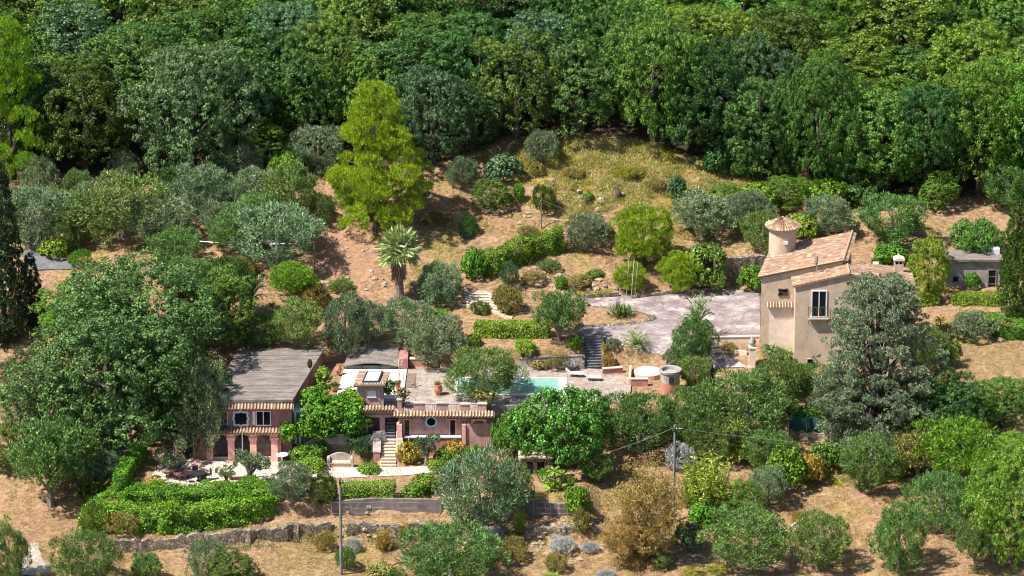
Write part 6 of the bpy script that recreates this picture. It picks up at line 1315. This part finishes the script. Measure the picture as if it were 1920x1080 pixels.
 ('olive', 905, 742, 128, 92, 'olive_green', 'spreading olive at the left end of the swimming pool'), ('olive', 818, 686, 104, 90, 'olive', 'round grey olive above the terrace paving'), ('olive', 760, 640, 86, 84, 'olive', 'grey olive just right of the fan palm foot'),
 ('olive', 648, 664, 84, 110, 'olive', 'grey olive left of the curved roof shelter'), ('olive', 556, 654, 86, 94, 'olive_green', 'round green olive behind the grey roof'), ('olive', 690, 640, 70, 80, 'olive', 'small grey olive behind the curved roof shelter'),
 ('oliveopen', 1048, 640, 102, 106, 'olive_green', 'olive with visible trunk between the clipped hedge and the slate stairs'), ('bush', 888, 650, 30, 28, 'yellowgreen', 'small yellow green bush below the clipped pool hedge, left'), ('bush', 984, 668, 38, 34, 'yellowgreen', 'round yellow green citrus bush below the clipped pool hedge'),
 ('finebush', 1045, 688, 50, 26, 'dry_green', 'brownish grey shrub along the pool back wall'), ('finebush', 1066, 690, 34, 22, 'lavender', 'pale grey shrub left of the slate stairs'), ('bush', 1078, 658, 24, 36, 'vivid', 'dark green shrub against the left cheek of the slate stairs'), ('bush', 1010, 690, 36, 20, 'dry_green', 'low mixed shrub by the pool back wall'),
 ('finebush', 1139, 692, 24, 36, 'dry', 'pale yellowish shrub on the right cheek of the slate stairs'), ('finebush', 1150, 655, 30, 22, 'olive', 'small grey bush left of the date palm'), ('bush', 1133, 664, 12, 22, 'autumn', 'tiny yellow shrub at the top of the slate stairs'),
 ('datepalm', 1192, 658, 66, 46, 'palm', 'small date palm with arching fronds on the lawn by the driveway'), ('datepalm', 1308, 640, 70, 110, 'palm', 'palm crown rising behind the dark olive at the driveway edge'),
 ('olive', 1300, 690, 74, 96, 'olive_green', 'dark green olive at the front edge of the driveway'), ('olive', 1302, 725, 60, 60, 'olive_green', 'green olive right of the brick well'), ('finebush', 1258, 682, 34, 30, 'olive', 'low grey bush left of the driveway edge olive'),
 ('agave', 1160, 594, 62, 42, 'olive_green', 'large spiky agave clump on the dirt island'), ('agave', 1178, 592, 44, 32, 'palm', 'second spiky agave clump on the right of the dirt island'),
 ('finebush', 954, 586, 56, 56, 'dry_green', 'olive green shrub right of the stepped path'), ('finebush', 954, 540, 36, 56, 'oak_blue', 'small blue green conical shrub above the stepped path'), ('bush', 1052, 543, 24, 30, 'vivid', 'small round green bush on the rockery'), ('finebush', 900, 586, 40, 24, 'oak_green', 'low dark bush in front of the stepped path'), ('cycad', 820, 600, 54, 36, 'vivid', 'spiky green plant left of the square clipped hedge'),
 ('olive', 822, 570, 84, 74, 'olive', 'round blue grey olive right of the fan palm'), ('bush', 820, 515, 30, 30, 'vivid', 'small bright bush above the blue grey olive'), ('bush', 890, 522, 52, 62, 'vivid', 'round end of the dark clipped hedge'),
 ('finebush', 878, 440, 34, 40, 'oak_dark', 'dark bush on the shaded hillside behind the fan palm'), ('finebush', 873, 447, 24, 22, 'oak_blue', 'small blue green bush on the shaded hillside'),
 ('oak', 920, 394, 80, 66, 'oak_green', 'dense green tree on the hillside, largest of the hillside group'), ('bush', 944, 338, 66, 54, 'oak_blue', 'round blue green bush on the hillside below the forest'), ('olive', 866, 354, 52, 60, 'olive', 'small grey olive with thin trunk on the hillside'), ('olive', 1016, 304, 58, 64, 'olive', 'grey olive at the top left of the golden bank'), ('olive', 780, 388, 44, 54, 'olive', 'small grey olive right of the tall bright pine'),
 ('finebush', 1020, 402, 46, 62, 'oak_green', 'green tree like shrub beside the thin brown post'), ('bush', 973, 378, 20, 40, 'vivid', 'thin bright green sapling on the hillside'), ('bush', 1102, 378, 26, 22, 'oak_green', 'small dark bush on the dry hillside'), ('bush', 1268, 372, 36, 46, 'oak_blue', 'dark green bush at the right end of the golden bank'), ('finebush', 1006, 330, 30, 30, 'dry_green', 'brownish shrub at the foot of the golden bank olive'),
 ('olive', 1100, 468, 78, 70, 'olive', 'grey olive at the right end of the dark clipped hedge'), ('olive', 1325, 440, 110, 74, 'olive', 'grey olive above the driveway stone wall'), ('olive', 1404, 442, 80, 84, 'olive', 'grey olive left of the round tower'), ('olive', 1430, 470, 70, 80, 'olive_green', 'olive directly left of the round tower'),
 ('bush', 1320, 540, 90, 90, 'oak_green', 'green shrub between the yellow green conifer and the stone wall'), ('bush', 1412, 545, 54, 54, 'vivid', 'bright green shrub at the left corner of the tower house'), ('yucca', 1348, 510, 30, 40, 'yellowgreen', 'small pale yucca at the top of the shaded stone wall'), ('agave', 1376, 536, 40, 20, 'olive', 'low grey agaves at the foot of the shaded stone wall'),
 ('bush', 1505, 446, 70, 54, 'yellowgreen', 'yellow green shrub right behind the round tower'), ('olive', 1552, 438, 84, 70, 'olive', 'grey olive behind the tiled ridge'), ('olive', 1672, 458, 112, 96, 'olive_green', 'large olive above the tower house wing'), ('bush', 1670, 492, 62, 34, 'vivid', 'bright shrub above the wing roof'), 
 ('oak', 1740, 560, 84, 132, 'yellowgreen', 'yellow green tree right of the chimney'), ('fig', 1830, 480, 104, 74, 'fig', 'bright round fig above the outbuilding'), ('bush', 1822, 540, 30, 34, 'vivid', 'small green shrub against the outbuilding wall'), ('bush', 1700, 438, 40, 40, 'oak_green', 'green bush on the slope right of the large olive'),
 ('oak', 1758, 392, 80, 80, 'oak_bright', 'bright tree at the foot of the forest, right'), ('olive', 1888, 388, 90, 80, 'olive_green', 'grey green olive at the right edge below the forest'),
 ('cycad', 1443, 662, 40, 34, 'palm', 'small palm at the foot of the tower house, left of three'), ('cycad', 1462, 668, 30, 30, 'palm', 'small palm at the foot of the tower house, middle of three'), ('cycad', 1478, 672, 34, 32, 'palm', 'small palm at the foot of the tower house, right of three'),
 ('finebush', 1365, 660, 30, 20, 'dry', 'low dry shrub beside the pale driveway wall'),
 ('yucca', 1768, 640, 56, 60, 'autumn', 'yellowish yucca clump right of the silvery conifer, upper'), ('yucca', 1778, 690, 50, 66, 'yellowgreen', 'green yellow yucca clump right of the silvery conifer, lower'), ('finebush', 1822, 634, 90, 52, 'olive', 'wide grey shrub above the dry lawn'),
 ('olive', 1742, 690, 66, 80, 'olive_green', 'dark olive pressed against the right side of the silvery conifer'), ('yucca', 1850, 768, 70, 70, 'yucca', 'bright spiky yucca on the lower edge of the dry lawn'), ('oak', 1880, 800, 120, 112, 'oak_green', 'yellowish green tree below the dry lawn at the right edge'), ('bush', 1740, 760, 60, 40, 'oak_dark', 'dark shrub in the conifer shade'),
 # left slope olives
 ('olive', 232, 444, 165, 120, 'olive_green', 'wide green grey olive on the left slope above the road'), ('olive', 384, 408, 104, 98, 'olive', 'round dark grey olive in the middle of the left slope'), ('olive', 300, 458, 118, 92, 'olive', 'pale silvery olive in front of the round dark grey one'), ('olive', 470, 398, 90, 80, 'olive', 'grey olive right of the round dark grey one'), ('olive', 548, 412, 92, 106, 'olive_green', 'tall olive at the right end of the left slope'),
 ('olive', 520, 492, 160, 112, 'olive', 'wide olive beside the brown utility pole'), ('olive', 440, 470, 90, 76, 'olive_green', 'low olive left of the wide one by the brown pole'), ('olive', 72, 458, 118, 112, 'olive', 'silvery olive by the road at the left'), ('olive', 132, 470, 66, 86, 'olive_green', 'slim olive between road and wide green grey olive'), ('olive', 75, 370, 64, 76, 'olive', 'small grey olive below the top left pine'), ('olive', 145, 380, 54, 66, 'olive_green', 'small olive in the shade at the upper left'),
 ('olive', 235, 345, 50, 62, 'olive', 'small olive under the big grey holm oak, left side'), ('olive', 598, 322, 92, 90, 'olive', 'grey olive left of the tall bright pine'), ('bush', 536, 350, 66, 66, 'vivid', 'bright green bush below the forest left of the pine'), ('olive', 452, 345, 70, 76, 'olive', 'grey olive right of the big grey holm oak foot'), ('oak', 505, 310, 120, 96, 'oak_bright', 'bright green rounded tree at the forest foot left of the pine'),
 ('bush', 100, 482, 56, 40, 'yellowgreen', 'bright yellow green bush beside the road'), ('finebush', 150, 500, 46, 34, 'vivid', 'green shrub at the right side of the road'), ('olive', 330, 500, 90, 70, 'olive_green', 'olive half hidden by the bright tree crown'),
 ('oliveopen', 548, 568, 96, 84, 'yellowgreen', 'flat topped yellow green tree with bare trunk behind the house'), ('finebush', 590, 580, 60, 54, 'dry_green', 'brownish shrub right of the flat topped tree'), ('datepalm', 470, 588, 80, 90, 'palm', 'palm with upright fronds in the shade behind the house'), ('oliveopen', 430, 600, 90, 140, 'oak_dark', 'dark open tree left of the shaded palm'), ('yucca', 520, 600, 40, 40, 'oak_green', 'spiky dark plant behind the round green olive'),
 ('olive', 480, 650, 80, 66, 'oak_dark', 'dark shrub along the back edge of the grey roof'),
]
for row in PLANTS: plant(*row)
# ------------------------------------------------------------------ forest, row by row
FRONT = [(160, 322, 185, 240, 'oak_green', 'oak'), (362, 330, 262, 285, 'oak_grey', 'bigoak'), (90, 300, 150, 220, 'oak_dark', 'oak'), (580, 275, 150, 200, 'oak_green', 'oak'), (810, 306, 185, 205, 'oak_blue', 'bigoak'), (690, 262, 160, 190, 'oak_green', 'oak'),
 (885, 282, 140, 150, 'oak_dark', 'oak'), (968, 258, 180, 215, 'oak_green', 'oak'), (1090, 250, 170, 205, 'oak_dark', 'oak'), (1225, 262, 200, 270, 'oak_green', 'bigoak'), (1335, 300, 170, 250, 'oak_dark', 'oak'), (1425, 335, 150, 215, 'oak_dark', 'oak'),
 (1535, 352, 190, 280, 'oak_green', 'bigoak'), (1640, 362, 170, 215, 'oak_green', 'oak'), (1735, 364, 160, 250, 'oak_dark', 'oak'), (1835, 362, 170, 270, 'oak_bright', 'oak'), (1930, 362, 160, 260, 'oak_bright', 'oak')]
ORD = ['leftmost', 'second', 'third', 'fourth', 'fifth', 'sixth', 'seventh', 'eighth', 'ninth', 'tenth', 'eleventh', 'twelfth', 'thirteenth', 'fourteenth', 'fifteenth', 'sixteenth', 'seventeenth', 'eighteenth']
TONE = {'oak_green': 'mid green', 'oak_grey': 'dull grey green', 'oak_dark': 'dark green', 'oak_blue': 'bluish green', 'oak_bright': 'bright green'}
for i, (a, b, w, h, m, k) in enumerate(sorted(FRONT)):
    plant(k, a, b, w, h, m, '%s forest tree, %s from the left in the front row' % (TONE[m], ORD[i]), 'trees of the hillside forest')
rf = random.Random(77); ROWN = ['second', 'third', 'fourth', 'fifth', 'sixth', 'topmost']
for r_, dy in enumerate((62, 124, 190, 262, 335)):
    xs = []; a = -60+rf.uniform(0, 60)
    while a < 2000: xs.append(a); a += rf.uniform(112, 150)
    for i, a in enumerate(xs):
        base = float(np.interp(a, [0, 400, 600, 830, 950, 1150, 1400, 1700, 1920], [318, 325, 290, 290, 262, 252, 325, 365, 365]))-dy+rf.uniform(-14, 14)
        br = .15+.5*max(0, (a-1000)/900)+.1*r_; q = rf.random(); m = 'oak_bright' if q < br*.55 else ('oak_green' if q < .55+br*.4 else rf.choice(['oak_dark', 'oak_dark', 'oak_green', 'oak_blue']))
        plant(rf.choice(['oak', 'oak', 'bigoak']), a, base, rf.uniform(175, 275), rf.uniform(165, 240), m, '%s forest tree, %s from the left in the %s row' % (TONE[m], ORD[min(i, 17)], ROWN[r_]), 'trees of the hillside forest')
